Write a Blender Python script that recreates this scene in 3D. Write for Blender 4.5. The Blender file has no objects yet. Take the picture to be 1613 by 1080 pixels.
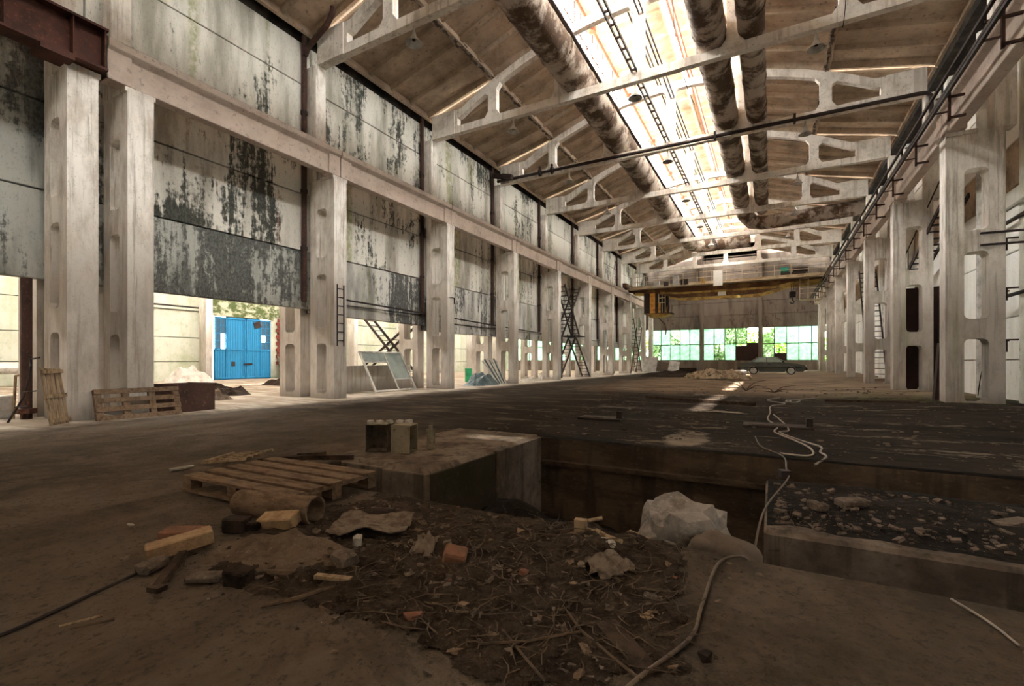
import bpy, bmesh, math, random
from math import sin, cos, pi, radians, atan2, hypot
from mathutils import Vector, Matrix, noise
from mathutils.geometry import tessellate_polygon
random.seed(7)
SC = bpy.context.scene
COL = SC.collection

# ---------------------------------------------------------------- camera
cam_d = bpy.data.cameras.new('camera')
cam = bpy.data.objects.new('camera', cam_d)
COL.objects.link(cam)
cam.location = (0, 0, 1.2)
cam.rotation_euler = (pi / 2, 0, 0.507)
cam_d.sensor_width = 36.0
cam_d.lens = 36.0 * 735 / 1613
cam_d.shift_y = 29.4 / 1613
cam_d.clip_start = 0.02
cam_d.clip_end = 400
SC.camera = cam

# ---------------------------------------------------------------- sky, sun, exposure
SKY = 7.5
world = bpy.data.worlds.new('sky')
SC.world = world
world.use_nodes = True
wn = world.node_tree
bg = wn.nodes['Background']
tc = wn.nodes.new('ShaderNodeTexCoord')
sep = wn.nodes.new('ShaderNodeSeparateXYZ')
wr = wn.nodes.new('ShaderNodeValToRGB')
wr.color_ramp.elements[0].position = 0.0
wr.color_ramp.elements[0].color = (0.62, 0.64, 0.62, 1)
wr.color_ramp.elements[1].position = 0.45
wr.color_ramp.elements[1].color = (1.0, 0.985, 0.95, 1)
wn.links.new(tc.outputs['Generated'], sep.inputs[0])
wn.links.new(sep.outputs[2], wr.inputs[0])
wn.links.new(wr.outputs[0], bg.inputs[0])
bg.inputs[1].default_value = SKY
sun_d = bpy.data.lights.new('sun', 'SUN')
sun_d.energy = 9.0
sun_d.angle = radians(1.5)
sun_d.color = (1.0, 0.95, 0.86)
sun = bpy.data.objects.new('sun', sun_d)
COL.objects.link(sun)
sun.rotation_euler = Vector((-0.145, -0.10, 1.0)).to_track_quat('Z', 'Y').to_euler()
sun.location = (-6, 10, 30)

SC.view_settings.view_transform = 'Standard'
SC.view_settings.look = 'None'
SC.view_settings.gamma = 1.0
SC.view_settings.use_curve_mapping = False
SC.view_settings.exposure = 2.2
try:
    SC.cycles.use_denoising = True
    SC.cycles.diffuse_bounces = 7
    SC.cycles.max_bounces = 14
    SC.cycles.transparent_max_bounces = 24
    SC.cycles.sample_clamp_indirect = 12
except Exception:
    pass

def portal(loc, sx, sy, direction):
    d = bpy.data.lights.new('sky_portal', 'AREA')
    d.shape = 'RECTANGLE'; d.size = sx; d.size_y = sy
    d.cycles.is_portal = True
    o = bpy.data.objects.new('sky_portal', d)
    COL.objects.link(o)
    o.location = loc
    o.rotation_euler = Vector(direction).to_track_quat('-Z', 'Y').to_euler()
    return o

# ---------------------------------------------------------------- helpers
def lin(h):
    c = [int(h[i:i + 2], 16) / 255 for i in (0, 2, 4)]
    return tuple(x / 12.92 if x <= .04045 else ((x + .055) / 1.055) ** 2.4 for x in c) + (1,)

class NT:
    def __init__(s, name):
        s.m = bpy.data.materials.new(name); s.m.use_nodes = True
        s.t = s.m.node_tree; s.b = s.t.nodes['Principled BSDF']
        s.pos = s.t.nodes.new('ShaderNodeNewGeometry').outputs['Position']
        s.sep = None
    def n(s, k): return s.t.nodes.new(k)
    def put(s, a, sock):
        if isinstance(a, (int, float)): sock.default_value = a
        elif isinstance(a, tuple): sock.default_value = a
        else: s.t.links.new(a, sock)
    def axis(s, i):
        if s.sep is None:
            s.sep = s.n('ShaderNodeSeparateXYZ'); s.put(s.pos, s.sep.inputs[0])
        return s.sep.outputs[i]
    def noise(s, sc=(1, 1, 1), off=0.0, detail=5, rough=.6, dist=0.0):
        mp = s.n('ShaderNodeMapping'); s.put(s.pos, mp.inputs[0])
        mp.inputs['Location'].default_value = (off, off * 1.7, off * .6)
        mp.inputs['Scale'].default_value = sc
        t = s.n('ShaderNodeTexNoise'); s.put(mp.outputs[0], t.inputs['Vector'])
        t.inputs['Scale'].default_value = 1; t.inputs['Detail'].default_value = detail
        t.inputs['Roughness'].default_value = rough; t.inputs['Distortion'].default_value = dist
        return t.outputs[0]
    def math(s, op, a, b=0.0, c=False):
        t = s.n('ShaderNodeMath'); t.operation = op; t.use_clamp = c
        s.put(a, t.inputs[0]); s.put(b, t.inputs[1]); return t.outputs[0]
    def step(s, v, lo, hi):
        t = s.n('ShaderNodeMapRange'); t.interpolation_type = 'SMOOTHSTEP'
        s.put(v, t.inputs[0]); t.inputs[1].default_value = lo; t.inputs[2].default_value = hi
        if lo > hi:
            t.inputs[1].default_value = hi; t.inputs[2].default_value = lo
            t.inputs[3].default_value = 1; t.inputs[4].default_value = 0
        return t.outputs[0]
    def mix(s, f, a, b, mode='MIX'):
        t = s.n('ShaderNodeMix'); t.data_type = 'RGBA'; t.blend_type = mode
        s.put(f, t.inputs[0]); s.put(a, t.inputs[6]); s.put(b, t.inputs[7]); return t.outputs[2]
    def done(s, col, rough=.9, metal=0.0, bump=None, bs=.3, bd=.02):
        s.put(col, s.b.inputs['Base Color']); s.put(rough, s.b.inputs['Roughness'])
        s.put(metal, s.b.inputs['Metallic'])
        s.b.inputs['Specular IOR Level'].default_value = .12 if isinstance(rough, float) and rough > .85 or rough == 1 else .35
        if bump is not None:
            t = s.n('ShaderNodeBump'); t.inputs['Strength'].default_value = bs
            t.inputs['Distance'].default_value = bd
            s.put(bump, t.inputs['Height']); s.put(t.outputs[0], s.b.inputs['Normal'])
        return s.m

def wall_mat(name, base, stain, brown, off, cover=.5, moss=True, fine=1.0):
    k = NT(name)
    big = k.noise((.55, .55, .30), off, 4, .65, .6)
    st = k.noise((5.5, 5.5, .35), off + 3, 5, .7)
    fn = k.noise((7, 7, 5), off + 7, 6, .75)
    sp = k.noise((22, 22, 14), off + 9, 4, .7)
    m = k.math('ADD', k.math('MULTIPLY', big, 1.0), k.math('MULTIPLY', st, .55))
    m = k.math('ADD', m, k.math('MULTIPLY', fn, .55 * fine))
    m = k.step(m, cover + .55, cover + .67)
    bc = k.mix(k.step(k.noise((1.2, 1.2, .25), off + 11, 5), .42, .7), base, brown)
    c = k.mix(m, bc, k.mix(k.step(sp, .35, .7), stain, tuple(x * 2.4 for x in stain[:3]) + (1,)))
    c = k.mix(k.math('MULTIPLY', k.step(sp, .55, .68), .28), c, stain)
    if moss:
        g = k.math('MULTIPLY', k.step(k.noise((.9, .9, .04), off + 20, 3), .60, .66), k.step(fn, .35, .6))
        c = k.mix(k.math('MULTIPLY', g, .75), c, lin('8d8f55'))
        r = k.math('MULTIPLY', k.step(k.noise((1.3, 1.3, .05), off + 31, 3), .64, .69), k.step(fn, .4, .6))
        c = k.mix(k.math('MULTIPLY', r, .6), c, lin('7a4a2c'))
    return k.done(c, .95, 0, k.math('ADD', fn, sp), .25, .02)

def plain(name, a, b, sc=(3, 3, 3), lo=.4, hi=.65, rough=.85, metal=0.0, spec=None, bs=.3, bd=.01, streak=None):
    k = NT(name)
    fn = k.noise(sc, len(name) * 1.3, 6, .7)
    c = k.mix(k.step(fn, lo, hi), a, b)
    f2 = k.noise(tuple(x * 7 for x in sc), 4.1, 4, .7)
    if spec: c = k.mix(k.math('MULTIPLY', k.step(f2, .56, .7), .7), c, spec)
    if streak:
        c = k.mix(k.math('MULTIPLY', k.step(k.noise((sc[0] * 3, sc[1] * 3, sc[2] * .15), 8, 4), .52, .66), .65), c, streak)
    return k.done(c, rough, metal, k.math('ADD', fn, f2), bs, bd)

M = {}
M['wash'] = wall_mat('whitewashed_stained_concrete', lin('dedad0'), lin('3b3c37'), lin('989184'), 0, .515)
M['wash_upper'] = wall_mat('whitewashed_upper_concrete', lin('dedad0'), lin('3f423d'), lin('a09b8e'), 15, .525)
M['grey_paint'] = wall_mat('dark_grey_painted_concrete', lin('b4b4ac'), lin('4c4d4a'), lin('6e6e69'), 5, .43, False)
M['grey_paint2'] = wall_mat('mottled_grey_painted_concrete', lin('cfccc5'), lin('4b4b49'), lin('85827b'), 8, .49)
M['white_wall'] = wall_mat('white_limewashed_panels', lin('f6f5f0'), lin('77746b'), lin('e0ded5'), 40, .64, True, .8)
M['end_wall'] = wall_mat('brown_grey_end_wall', lin('80746a'), lin('3c342e'), lin('5f544b'), 51, .60, False)
def column_mat():
    k = NT('column_concrete')
    fn = k.noise((3, 3, 1.2), 2, 6, .7); f2 = k.noise((28, 28, 28), 3, 4, .7); st = k.noise((9, 9, .4), 5, 4, .7)
    c = k.mix(k.step(fn, .38, .7), lin('efe9e1'), lin('c6bcb0'))
    c = k.mix(k.math('MULTIPLY', k.step(st, .52, .68), .55), c, lin('7d7668'))
    c = k.mix(k.math('MULTIPLY', k.step(f2, .58, .7), .5), c, lin('6f665b'))
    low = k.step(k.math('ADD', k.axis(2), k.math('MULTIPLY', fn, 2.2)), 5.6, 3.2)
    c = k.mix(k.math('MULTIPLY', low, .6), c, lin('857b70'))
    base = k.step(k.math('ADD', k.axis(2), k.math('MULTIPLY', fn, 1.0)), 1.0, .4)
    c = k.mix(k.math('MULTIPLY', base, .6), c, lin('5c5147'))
    g = k.math('MULTIPLY', k.step(k.noise((2.2, 2.2, .08), 22, 3), .62, .68), .4)
    c = k.mix(g, c, lin('8b8c62'))
    return k.done(c, .92, 0, k.math('ADD', fn, f2), .35, .02)
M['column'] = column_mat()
M['beam'] = plain('crane_beam_concrete', lin('cdbdb0'), lin('b3a295'), (1.2, 1.2, 1.2), .4, .7, spec=lin('8a7a6d'))
M['truss'] = plain('truss_concrete', lin('e4dcd2'), lin('b5aa9d'), (1.5, 1.5, 1.5), .45, .75, spec=lin('998f83'), streak=lin('a99f93'))
M['slab'] = plain('roof_slab_concrete', lin('c6b29c'), lin('9c8a76'), (.9, .9, .9), .35, .7, spec=lin('6d5a49'), streak=None)
M['slab_rib'] = plain('roof_rib_concrete', lin('c2ac96'), lin('94806c'), (2, 2, 2), .4, .7, spec=lin('6a5c50'))
M['lantern_slab'] = plain('lantern_slab_concrete', lin('e2d6c6'), lin('c0ad97'), (1.3, 1.3, 1.3), .35, .7, spec=lin('a8947e'))
M['joint'] = plain('crumbling_mortar', lin('5a4c3d'), lin('a89e92'), (5, 5, 5), .5, .6, bs=1, bd=.05)
M['rust_duct'] = plain('rusty_insulated_duct', lin('b5a79a'), lin('54402f'), (1.1, 1.1, 1.1), .42, .58, .7, .25, spec=lin('8b6a4c'), bs=.5, bd=.03)
M['rust'] = plain('rust_red_metal', lin('55342a'), lin('38231d'), (2, 2, 2), .4, .7, .75, .2, spec=lin('7c4a30'))
M['rust_light'] = plain('orange_rusted_metal', lin('a8664c'), lin('6e4435'), (2, 2, 2), .4, .7, .8, .1)
M['darksteel'] = plain('dark_sooty_steel', lin('3c2f2b'), lin('221c1a'), (3, 3, 3), .4, .7, .7, .3, spec=lin('5b4436'))
M['bluesteel'] = plain('dark_blue_grey_strip', lin('3d4a4e'), lin('6a7b7d'), (6, 6, 6), .4, .7, .5, .2)
M['galv'] = plain('pale_galvanised_metal', lin('c9c6bf'), lin('8f8b84'), (2, 2, 2), .4, .7, .5, .3)
M['crane_yellow'] = plain('faded_crane_yellow', lin('b99a52'), lin('7a5a34'), (1.4, 1.4, 1.4), .4, .65, .7, .1, spec=lin('4d3522'))
M['crane_brown'] = plain('rusted_crane_brown', lin('5a3a26'), lin('8a6a3e'), (1.1, 1.1, 1.1), .45, .7, .75, .1)
M['crane_pale'] = plain('pale_crane_paint', lin('cbbba0'), lin('98825f'), (1.4, 1.4, 1.4), .45, .7, .7, .1, spec=lin('6b4b31'))
M['orange'] = plain('faded_orange_paint', lin('c88c3c'), lin('7c4a22'), (4, 4, 4), .48, .66, .7)
M['white_sign'] = plain('white_enamel_sign', lin('eeeeea'), lin('d6d6d0'), (6, 6, 6), .4, .8, .5, bs=.05)
M['wood_pale'] = plain('weathered_pale_wood', lin('a08a70'), lin('715e4a'), (14, 14, 2.5), .4, .65, .9, spec=lin('4d3e30'))
M['wood'] = plain('dusty_pallet_wood', lin('7b6754'), lin('594839'), (5, 14, 14), .4, .65, .95, spec=lin('44362a'))
M['wood_dark'] = plain('dark_old_timber', lin('4a3b30'), lin('2f2620'), (9, 9, 9), .4, .65, .95)
M['brick_red'] = plain('orange_clay_brick', lin('86604c'), lin('715445'), (9, 9, 9), .4, .65, .95, spec=lin('8f7560'))
M['brick_pale'] = plain('pale_firebrick', lin('a68a6b'), lin('8a7056'), (9, 9, 9), .4, .65, .95, spec=lin('5f4c3b'))
M['stone'] = plain('dusty_grey_stone', lin('6c5f53'), lin('4a4038'), (9, 9, 9), .4, .65, .95, spec=lin('8a7f72'))
M['dark_stone'] = plain('dark_clod', lin('3b3029'), lin('241d19'), (9, 9, 9), .4, .65, .95)
M['dust'] = plain('grey_cement_dust', lin('6d5d4d'), lin('54473b'), (4, 4, 4), .4, .65, 1, spec=lin('85766a'), bs=.8, bd=.02)
M['white_junk'] = plain('white_plaster_scrap', lin('b9b2a6'), lin('8d867a'), (9, 9, 9), .4, .65, .9)
M['rag'] = plain('dirty_rag_cloth', lin('7a6c5e'), lin('564a40'), (12, 12, 12), .4, .65, 1, bs=.5)
M['sack'] = plain('dirty_white_sack', lin('857c72'), lin('655c53'), (5, 5, 5), .42, .62, .75, spec=lin('a59c90'), bs=.25, bd=.01)
M['sack2'] = plain('dusty_tan_sack', lin('63574b'), lin('50463c'), (5, 5, 5), .42, .7, .9, bs=.3, bd=.01)
M['white_cloth'] = plain('pale_plastic_sheet', lin('cfcac4'), lin('a9a39c'), (3, 3, 3), .4, .7, .8)
M['blue'] = plain('bright_blue_paint', lin('2482b2'), lin('23709a'), (3, 3, .6), .35, .7, .6, spec=lin('4aa0c8'), bs=.1)
M['pit'] = plain('oily_pit_concrete', lin('57483a'), lin('3a2f26'), (1.2, 1.2, 3.5), .38, .66, .95, spec=lin('6e5f50'), streak=lin('2c241e'), bs=.5)
M['block'] = plain('pit_block_concrete', lin('7a6d60'), lin('4e443b'), (1.6, 1.6, 1.6), .38, .66, .95, spec=lin('3a3a26'), streak=lin('352e27'), bs=.6)
M['moss_block'] = plain('mossy_block_concrete', lin('433a30'), lin('383423'), (1.6, 1.6, 1.6), .4, .66, .95, spec=lin('5a4c3f'), bs=.6)
M['oil'] = plain('black_oily_soil', lin('241d18'), lin('120f0c'), (2, 2, 2), .4, .65, .95, spec=lin('4f443a'), bs=.8, bd=.03)
M['cable'] = plain('pale_electric_cable', lin('a59a8e'), lin('8c8176'), (5, 5, 5), rough=.6)
M['cable_dark'] = plain('brown_cable', lin('6b5a4a'), lin('4c4036'), (5, 5, 5), rough=.6)
M['black'] = plain('black_rubber', lin('191716'), lin('100f0e'), (5, 5, 5), rough=.7)
M['car'] = plain('dusty_dark_green_car_paint', lin('4c514b'), lin('6a6b62'), (1.5, 1.5, 4), .45, .8, .35, .2, bs=.05)
M['car_glass'] = plain('dusty_car_glass', lin('7b8a80'), lin('97a59a'), (2, 2, 2), rough=.2, bs=.02)
M['chrome'] = plain('dull_alloy', lin('b9b5ae'), lin('8d8982'), (8, 8, 8), rough=.4, metal=.5)
M['leaf'] = plain('green_leaves', lin('5f9a2e'), lin('3f7a22'), (1.5, 1.5, 1.5), rough=.7, bs=0)
M['leaf2'] = plain('yellow_green_leaves', lin('8fbf45'), lin('5f9a2e'), (1.5, 1.5, 1.5), rough=.7, bs=0)
M['bark'] = plain('tree_bark', lin('4a3f33'), lin('33291f'), (6, 6, 2))
M['grass'] = plain('grass_ground', lin('54762f'), lin('3d5a24'), (1, 1, 1))
M['cone'] = plain('orange_red_chips', lin('7a4c39'), lin('694a3a'), (9, 9, 9))
M['twig'] = plain('dry_twig', lin('5d4c3b'), lin('43362a'), (9, 9, 9))
M['rubble'] = plain('pale_rubble', lin('b3a48f'), lin('8c7b66'), (5, 5, 5), .4, .7, 1, spec=lin('6b5c4b'))
M['red_brick_wall'] = plain('old_red_brick', lin('7c3b30'), lin('5d2c26'), (3, 3, 12), .4, .65)
M['moss'] = plain('moss_stained_concrete', lin('b8b49c'), lin('55603a'), (1.5, 1.5, 2.5), .42, .56, .95, spec=lin('2f3a20'))
M['outer'] = plain('neighbour_hall_wall', lin('c2c2b2'), lin('9fa287'), (.7, .7, .5), .4, .7, .95, spec=lin('a3a48c'), streak=lin('a9ad8e'))
M['mirror'] = plain('dark_brown_board', lin('3a2622'), lin('2c1d1a'), (2, 2, 2))

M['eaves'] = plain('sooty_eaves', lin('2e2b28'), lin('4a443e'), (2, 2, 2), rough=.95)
M['drain'] = plain('brown_rusty_pipe', lin('4b342c'), lin('33241f'), (2, 2, 2), .4, .7, .85, .0, spec=lin('7a5a48'))
def floor_mat():
    k = NT('dusty_concrete_floor')
    a = k.noise((.45, .16, 1), 0, 6, .7, .8); b = k.noise((2.6, 2.6, 2.6), 5, 6, .75); c0 = k.noise((26, 26, 26), 9, 5, .75)
    fl = k.noise((.5, 1.7, 1), 12, 5, .7, .5)
    X, Y = k.axis(0), k.axis(1)
    near = k.mix(k.step(b, .35, .7), lin('584c3f'), lin('43392e'))
    near = k.mix(k.math('MULTIPLY', k.step(a, .45, .62), .55), near, lin('75685a'))
    near = k.mix(k.math('MULTIPLY', k.step(c0, .52, .64), .6), near, lin('352b22'))
    near = k.mix(k.math('MULTIPLY', k.step(k.noise((1.1, 1.1, 1), 61, 6, .75, .6), .5, .6), .45), near, lin('3f342a'))
    oil = k.mix(k.step(b, .4, .7), lin('30271f'), lin('171310'))
    oil = k.mix(k.math('MULTIPLY', k.step(k.noise((.35, 1.1, 1), 33, 6, .75, 1.0), .47, .56), .8), oil, lin('120e0b'))
    oil = k.mix(k.math('MULTIPLY', k.step(k.math('ADD', k.math('MULTIPLY', b, .7), fl), .90, 1.0), .85), oil, lin('75695b'))
    oil = k.mix(k.math('MULTIPLY', k.step(c0, .62, .7), .5), oil, lin('7a6c5e'))
    yy = k.math('ADD', Y, k.math('MULTIPLY', a, 5.0)); xx = k.math('ADD', X, k.math('MULTIPLY', a, 5.0))
    mo = k.math('MULTIPLY', k.step(yy, 7.6, 9.6), k.step(xx, -4.8, -1.0))
    mo = k.math('MULTIPLY', mo, k.step(yy, 23.0, 19.0))
    col = k.mix(mo, near, oil)
    dx, dy = k.math('MULTIPLY', k.math('ADD', X, 1.15), 2.6), k.math('MULTIPLY', k.math('ADD', Y, -7.75), 1.05)
    rr = k.math('ADD', k.math('ADD', k.math('MULTIPLY', dx, dx), k.math('MULTIPLY', dy, dy)), k.math('MULTIPLY', b, 1.8))
    col = k.mix(k.math('MULTIPLY', k.step(rr, 1.75, 1.35), .9), col, lin('9a8d7c'))
    mid = k.math('MULTIPLY', k.step(yy, 8.5, 11.5), k.step(xx, -10.2, -7.5))
    mid = k.math('MULTIPLY', mid, k.step(fl, .66, .46))
    col = k.mix(k.math('MULTIPLY', mid, .85), col, k.mix(k.step(k.noise((.3, .9, 1), 71, 6, .75, .8), .42, .58), lin('32281f'), lin('1f1813')))
    far = k.mix(k.step(fl, .35, .62), lin('a08d79'), lin('6a5848'))
    fm = k.math('MULTIPLY', k.step(yy, 19.5, 24), k.step(xx, -6.5, -3.0))
    col = k.mix(k.math('MULTIPLY', fm, .85), col, far)
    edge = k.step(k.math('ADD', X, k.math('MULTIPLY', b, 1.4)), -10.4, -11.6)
    col = k.mix(k.math('MULTIPLY', edge, .8), col, k.mix(k.step(fl, .4, .6), lin('c9bfb0'), lin('9c8e7d')))  # light from the neighbouring hall painted in as a paler strip
    gm = k.math('MULTIPLY', k.step(X, .5, 2.5), k.math('MULTIPLY', k.step(Y, 15.5, 17), k.step(Y, 22, 19)))
    col = k.mix(k.math('MULTIPLY', k.math('MULTIPLY', gm, k.step(b, .45, .6)), .6), col, lin('67683a'))
    h = k.math('ADD', k.math('MULTIPLY', b, 1.6), c0)
    return k.done(col, .96, 0, h, .8, .03)
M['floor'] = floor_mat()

def glass_mat(name, col, transp, rough=.6):
    m = bpy.data.materials.new(name); m.use_nodes = True; t = m.node_tree
    t.nodes.remove(t.nodes['Principled BSDF']); out = t.nodes['Material Output']
    tr = t.nodes.new('ShaderNodeBsdfTransparent'); tl = t.nodes.new('ShaderNodeBsdfTranslucent')
    df = t.nodes.new('ShaderNodeBsdfGlossy'); df.inputs['Roughness'].default_value = .25
    tr.inputs[0].default_value = col; tl.inputs[0].default_value = col; df.inputs[0].default_value = (.5, .5, .5, 1)
    mx = t.nodes.new('ShaderNodeMixShader'); ns = t.nodes.new('ShaderNodeTexNoise'); ns.inputs['Scale'].default_value = 3
    mr = t.nodes.new('ShaderNodeMapRange'); mr.inputs[1].default_value = .35; mr.inputs[2].default_value = .65
    mr.inputs[3].default_value = max(0, 1 - transp - .12); mr.inputs[4].default_value = min(1, 1 - transp + .12)
    g = t.nodes.new('ShaderNodeNewGeometry'); t.links.new(g.outputs['Position'], ns.inputs['Vector'])
    t.links.new(ns.outputs[0], mr.inputs[0]); t.links.new(mr.outputs[0], mx.inputs[0])
    t.links.new(tr.outputs[0], mx.inputs[1]); t.links.new(tl.outputs[0], mx.inputs[2])
    m2 = t.nodes.new('ShaderNodeMixShader'); m2.inputs[0].default_value = .06
    t.links.new(mx.outputs[0], m2.inputs[1]); t.links.new(df.outputs[0], m2.inputs[2])
    t.links.new(m2.outputs[0], out.inputs[0]); return m
M['frost'] = glass_mat('frosted_green_glass', (.30, .41, .34, 1), .55)
M['clear'] = glass_mat('clear_window_glass', (.30, .36, .26, 1), .9)
M['dusty'] = glass_mat('dusty_glass', (.07, .10, .12, 1), .5)
M['lantern_glass'] = glass_mat('dirty_lantern_glass', (.93, .93, .90, 1), .65)

class MB:
    def __init__(s): s.v = []; s.f = []
    def add(s, vs, fs):
        o = len(s.v); s.v += [tuple(v) for v in vs]; s.f += [tuple(i + o for i in f) for f in fs]; return s
    def box(s, x0, x1, y0, y1, z0, z1, rot=None, org=(0, 0, 0)):
        vs = [Vector((x, y, z)) for z in (z0, z1) for y in (y0, y1) for x in (x0, x1)]
        if rot is not None: vs = [rot @ v + Vector(org) for v in vs]
        elif org != (0, 0, 0): vs = [v + Vector(org) for v in vs]
        return s.add(vs, [(0, 2, 3, 1), (4, 5, 7, 6), (0, 1, 5, 4), (2, 6, 7, 3), (0, 4, 6, 2), (1, 3, 7, 5)])
    def cbox(s, c, sz, rot=None):
        return s.box(-sz[0] / 2, sz[0] / 2, -sz[1] / 2, sz[1] / 2, -sz[2] / 2, sz[2] / 2, rot or Matrix.Identity(3), c)
    def bar(s, p0, p1, w, h, up=(0, 0, 1)):
        p0, p1 = Vector(p0), Vector(p1); d = (p1 - p0); L = d.length; d.normalize()
        u = Vector(up)
        if abs(d.dot(u)) > .98: u = Vector((0, 1, 0))
        sx = d.cross(u).normalized(); uz = sx.cross(d)
        r = Matrix((sx, d, uz)).transposed()
        return s.box(-w / 2, w / 2, 0, L, -h / 2, h / 2, r, p0)
    def path(s, pts, r, n=8, cap=True, hollow=False):
        pts = [Vector(p) for p in pts]; rs = r if isinstance(r, (list, tuple)) else [r] * len(pts)
        rings = []; ref = None
        for i, p in enumerate(pts):
            t = (pts[min(i + 1, len(pts) - 1)] - pts[max(i - 1, 0)]).normalized()
            if ref is None: ref = Vector((0, 0, 1)) if abs(t.z) < .9 else Vector((1, 0, 0))
            a = t.cross(ref)
            if a.length < 1e-4: a = t.cross(Vector((0, 1, 0)))
            a.normalize(); b = a.cross(t); ref = b if abs(b.dot(t)) < .5 else ref
            rings.append([p + (a * cos(2 * pi * k / n) + b * sin(2 * pi * k / n)) * rs[i] for k in range(n)])
        o = []; 
        for g in rings: o += g
        fs = []
        for i in range(len(pts) - 1):
            for k in range(n):
                k2 = (k + 1) % n; fs.append((i * n + k, i * n + k2, (i + 1) * n + k2, (i + 1) * n + k))
        if cap:
            fs.append(tuple(reversed(range(n)))); fs.append(tuple((len(pts) - 1) * n + k for k in range(n)))
        return s.add(o, [f[::-1] for f in fs])
    def plate(s, outline, holes, t0, t1, fr):
        """polygon with holes in a plane, extruded from t0 to t1; fr(u, v, t) -> point"""
        loops = [outline] + list(holes)
        tri = tessellate_polygon([[Vector((p[0], p[1], 0)) for p in l] for l in loops])
        pts = [p for l in loops for p in l]; n = len(pts)
        vs = [fr(p[0], p[1], t0) for p in pts] + [fr(p[0], p[1], t1) for p in pts]
        fs = []
        for a, b, c in tri: fs += [(a, b, c), (c + n, b + n, a + n)]
        o = 0
        for l in loops:
            m = len(l)
            for i in range(m):
                j = (i + 1) % m; fs.append((o + i, o + j, o + j + n, o + i + n))
            o += m
        return s.add(vs, fs)
    def rock(s, c, sz, seed=0, sub=1, rough=.25, rot=None):
        bm = bmesh.new(); bmesh.ops.create_icosphere(bm, subdivisions=sub, radius=1)
        r = rot or Matrix.Rotation(seed * 1.7, 3, 'Z')
        vs = []
        for v in bm.verts:
            q = v.co * (1 + rough * noise.noise(v.co * 1.3 + Vector((seed * 3.1, seed, 0))) * 2)
            q = Vector((max(-.72, min(.72, q.x)), max(-.72, min(.72, q.y)), max(-.72, min(.72, q.z)))) / .72
            vs.append(r @ Vector((q.x * sz[0] / 2, q.y * sz[1] / 2, q.z * sz[2] / 2)) + Vector(c))
        fs = [tuple(v.index for v in f.verts) for f in bm.faces]; bm.free()
        return s.add(vs, fs)
    def mesh(s, name, m):
        me = bpy.data.meshes.new(name); me.from_pydata(s.v, [], s.f)
        me.materials.append(m)
        bm = bmesh.new(); bm.from_mesh(me); bmesh.ops.recalc_face_normals(bm, faces=bm.faces); bm.to_mesh(me); bm.free()
        return me
    def build(s, name, m, parent=None, loc=(0, 0, 0), rz=0, bevel=0, smooth=False):
        o = bpy.data.objects.new(name, s.mesh(name, m)); COL.objects.link(o)
        o.location = loc; o.rotation_euler = (0, 0, rz) if not isinstance(rz, (tuple, list)) else rz
        if parent: o.parent = parent
        if smooth:
            for p in o.data.polygons: p.use_smooth = True
        if bevel:
            b = o.modifiers.new('bevel', 'BEVEL'); b.width = bevel; b.segments = 1; b.limit_method = 'ANGLE'
        return o

def link(name, me, parent=None, loc=(0, 0, 0), rot=(0, 0, 0), bevel=0):
    o = bpy.data.objects.new(name, me); COL.objects.link(o); o.location = loc; o.rotation_euler = rot
    if parent: o.parent = parent
    if bevel:
        b = o.modifiers.new('bevel', 'BEVEL'); b.width = bevel; b.segments = 1; b.limit_method = 'ANGLE'
    return o
def empty(name, loc=(0, 0, 0), rz=0):
    o = bpy.data.objects.new(name, None); COL.objects.link(o); o.location = loc
    o.rotation_euler = (0, 0, rz) if not isinstance(rz, (tuple, list)) else rz
    o.empty_display_size = .2; return o
def tag(o, label, cat, group=None):
    o['label'] = label; o['category'] = cat
    if group: o['group'] = group
    return o
def struct(o): o['kind'] = 'structure'; return o
def stuff(o): o['kind'] = 'stuff'; return o
ORD = ['first', 'second', 'third', 'fourth', 'fifth', 'sixth', 'seventh', 'eighth', 'ninth', 'tenth', 'eleventh', 'twelfth', 'thirteenth']

XC = -4.08
Y0 = 4.57
def TY(k): return Y0 + 6 * k
YB = TY(-3)      # back end of the hall, behind the camera
YE = 58.7        # window wall at the far end

# ================================================================ FLOOR AND PIT
def sm(x, a, b):
    t = max(0, min(1, (x - a) / (b - a))); return t * t * (3 - 2 * t)
def heap(x, y):
    e = math.exp(-(((x + 1.5) / 1.05) ** 2 + ((y - 2.25) / .62) ** 2)) * .06
    e += math.exp(-(((x + 2.65) / .5) ** 2 + ((y - 1.85) / .35) ** 2)) * .05
    e += math.exp(-(((x + 1.0) / .45) ** 2 + ((y - 2.95) / .35) ** 2)) * .05
    return e
def gz(x, y):
    z = .012 * noise.noise(Vector((x * 1.2, y * 1.2, 0)))
    h = heap(x, y) if -5 < x < 2 and 0 < y < 4 else 0
    z += h * (1 + .9 * noise.noise(Vector((x * 6, y * 6, 2))))
    if h > .004: z += .012 * noise.noise(Vector((x * 22, y * 22, 5)))
    z += .13 * sm(x, 1.0, 3.6) * sm(y, 9, 14)
    z += .20 * sm(y, 26, 40) * sm(x, -11, -4)
    z += .03 * sm(y, 8, 12) * noise.noise(Vector((x * .5, y * 1.1, 7)))
    return z
def lattice(stops):
    o = []
    for a, b, st in stops:
        n = max(1, round((b - a) / st)); o += [a + (b - a) * i / n for i in range(n)]
    o.append(stops[-1][1]); return o
PX0, PX1, PY0, PY1 = -4.6, 7.0, 3.15, 6.8
xs = lattice([(-32.5, -14, 1.2), (-14, -5, .3), (-5, PX0, .1), (PX0, .8, .045), (.8, 3, .12), (3, PX1, .3)])
ys = lattice([(YB - .2, -1, 1.5), (-1, 1.0, .1), (1.0, PY0, .045), (PY0, PY1, .2), (PY1, 12, .13), (12, 30, .4), (30, YE + 5, 1.0)])
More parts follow.
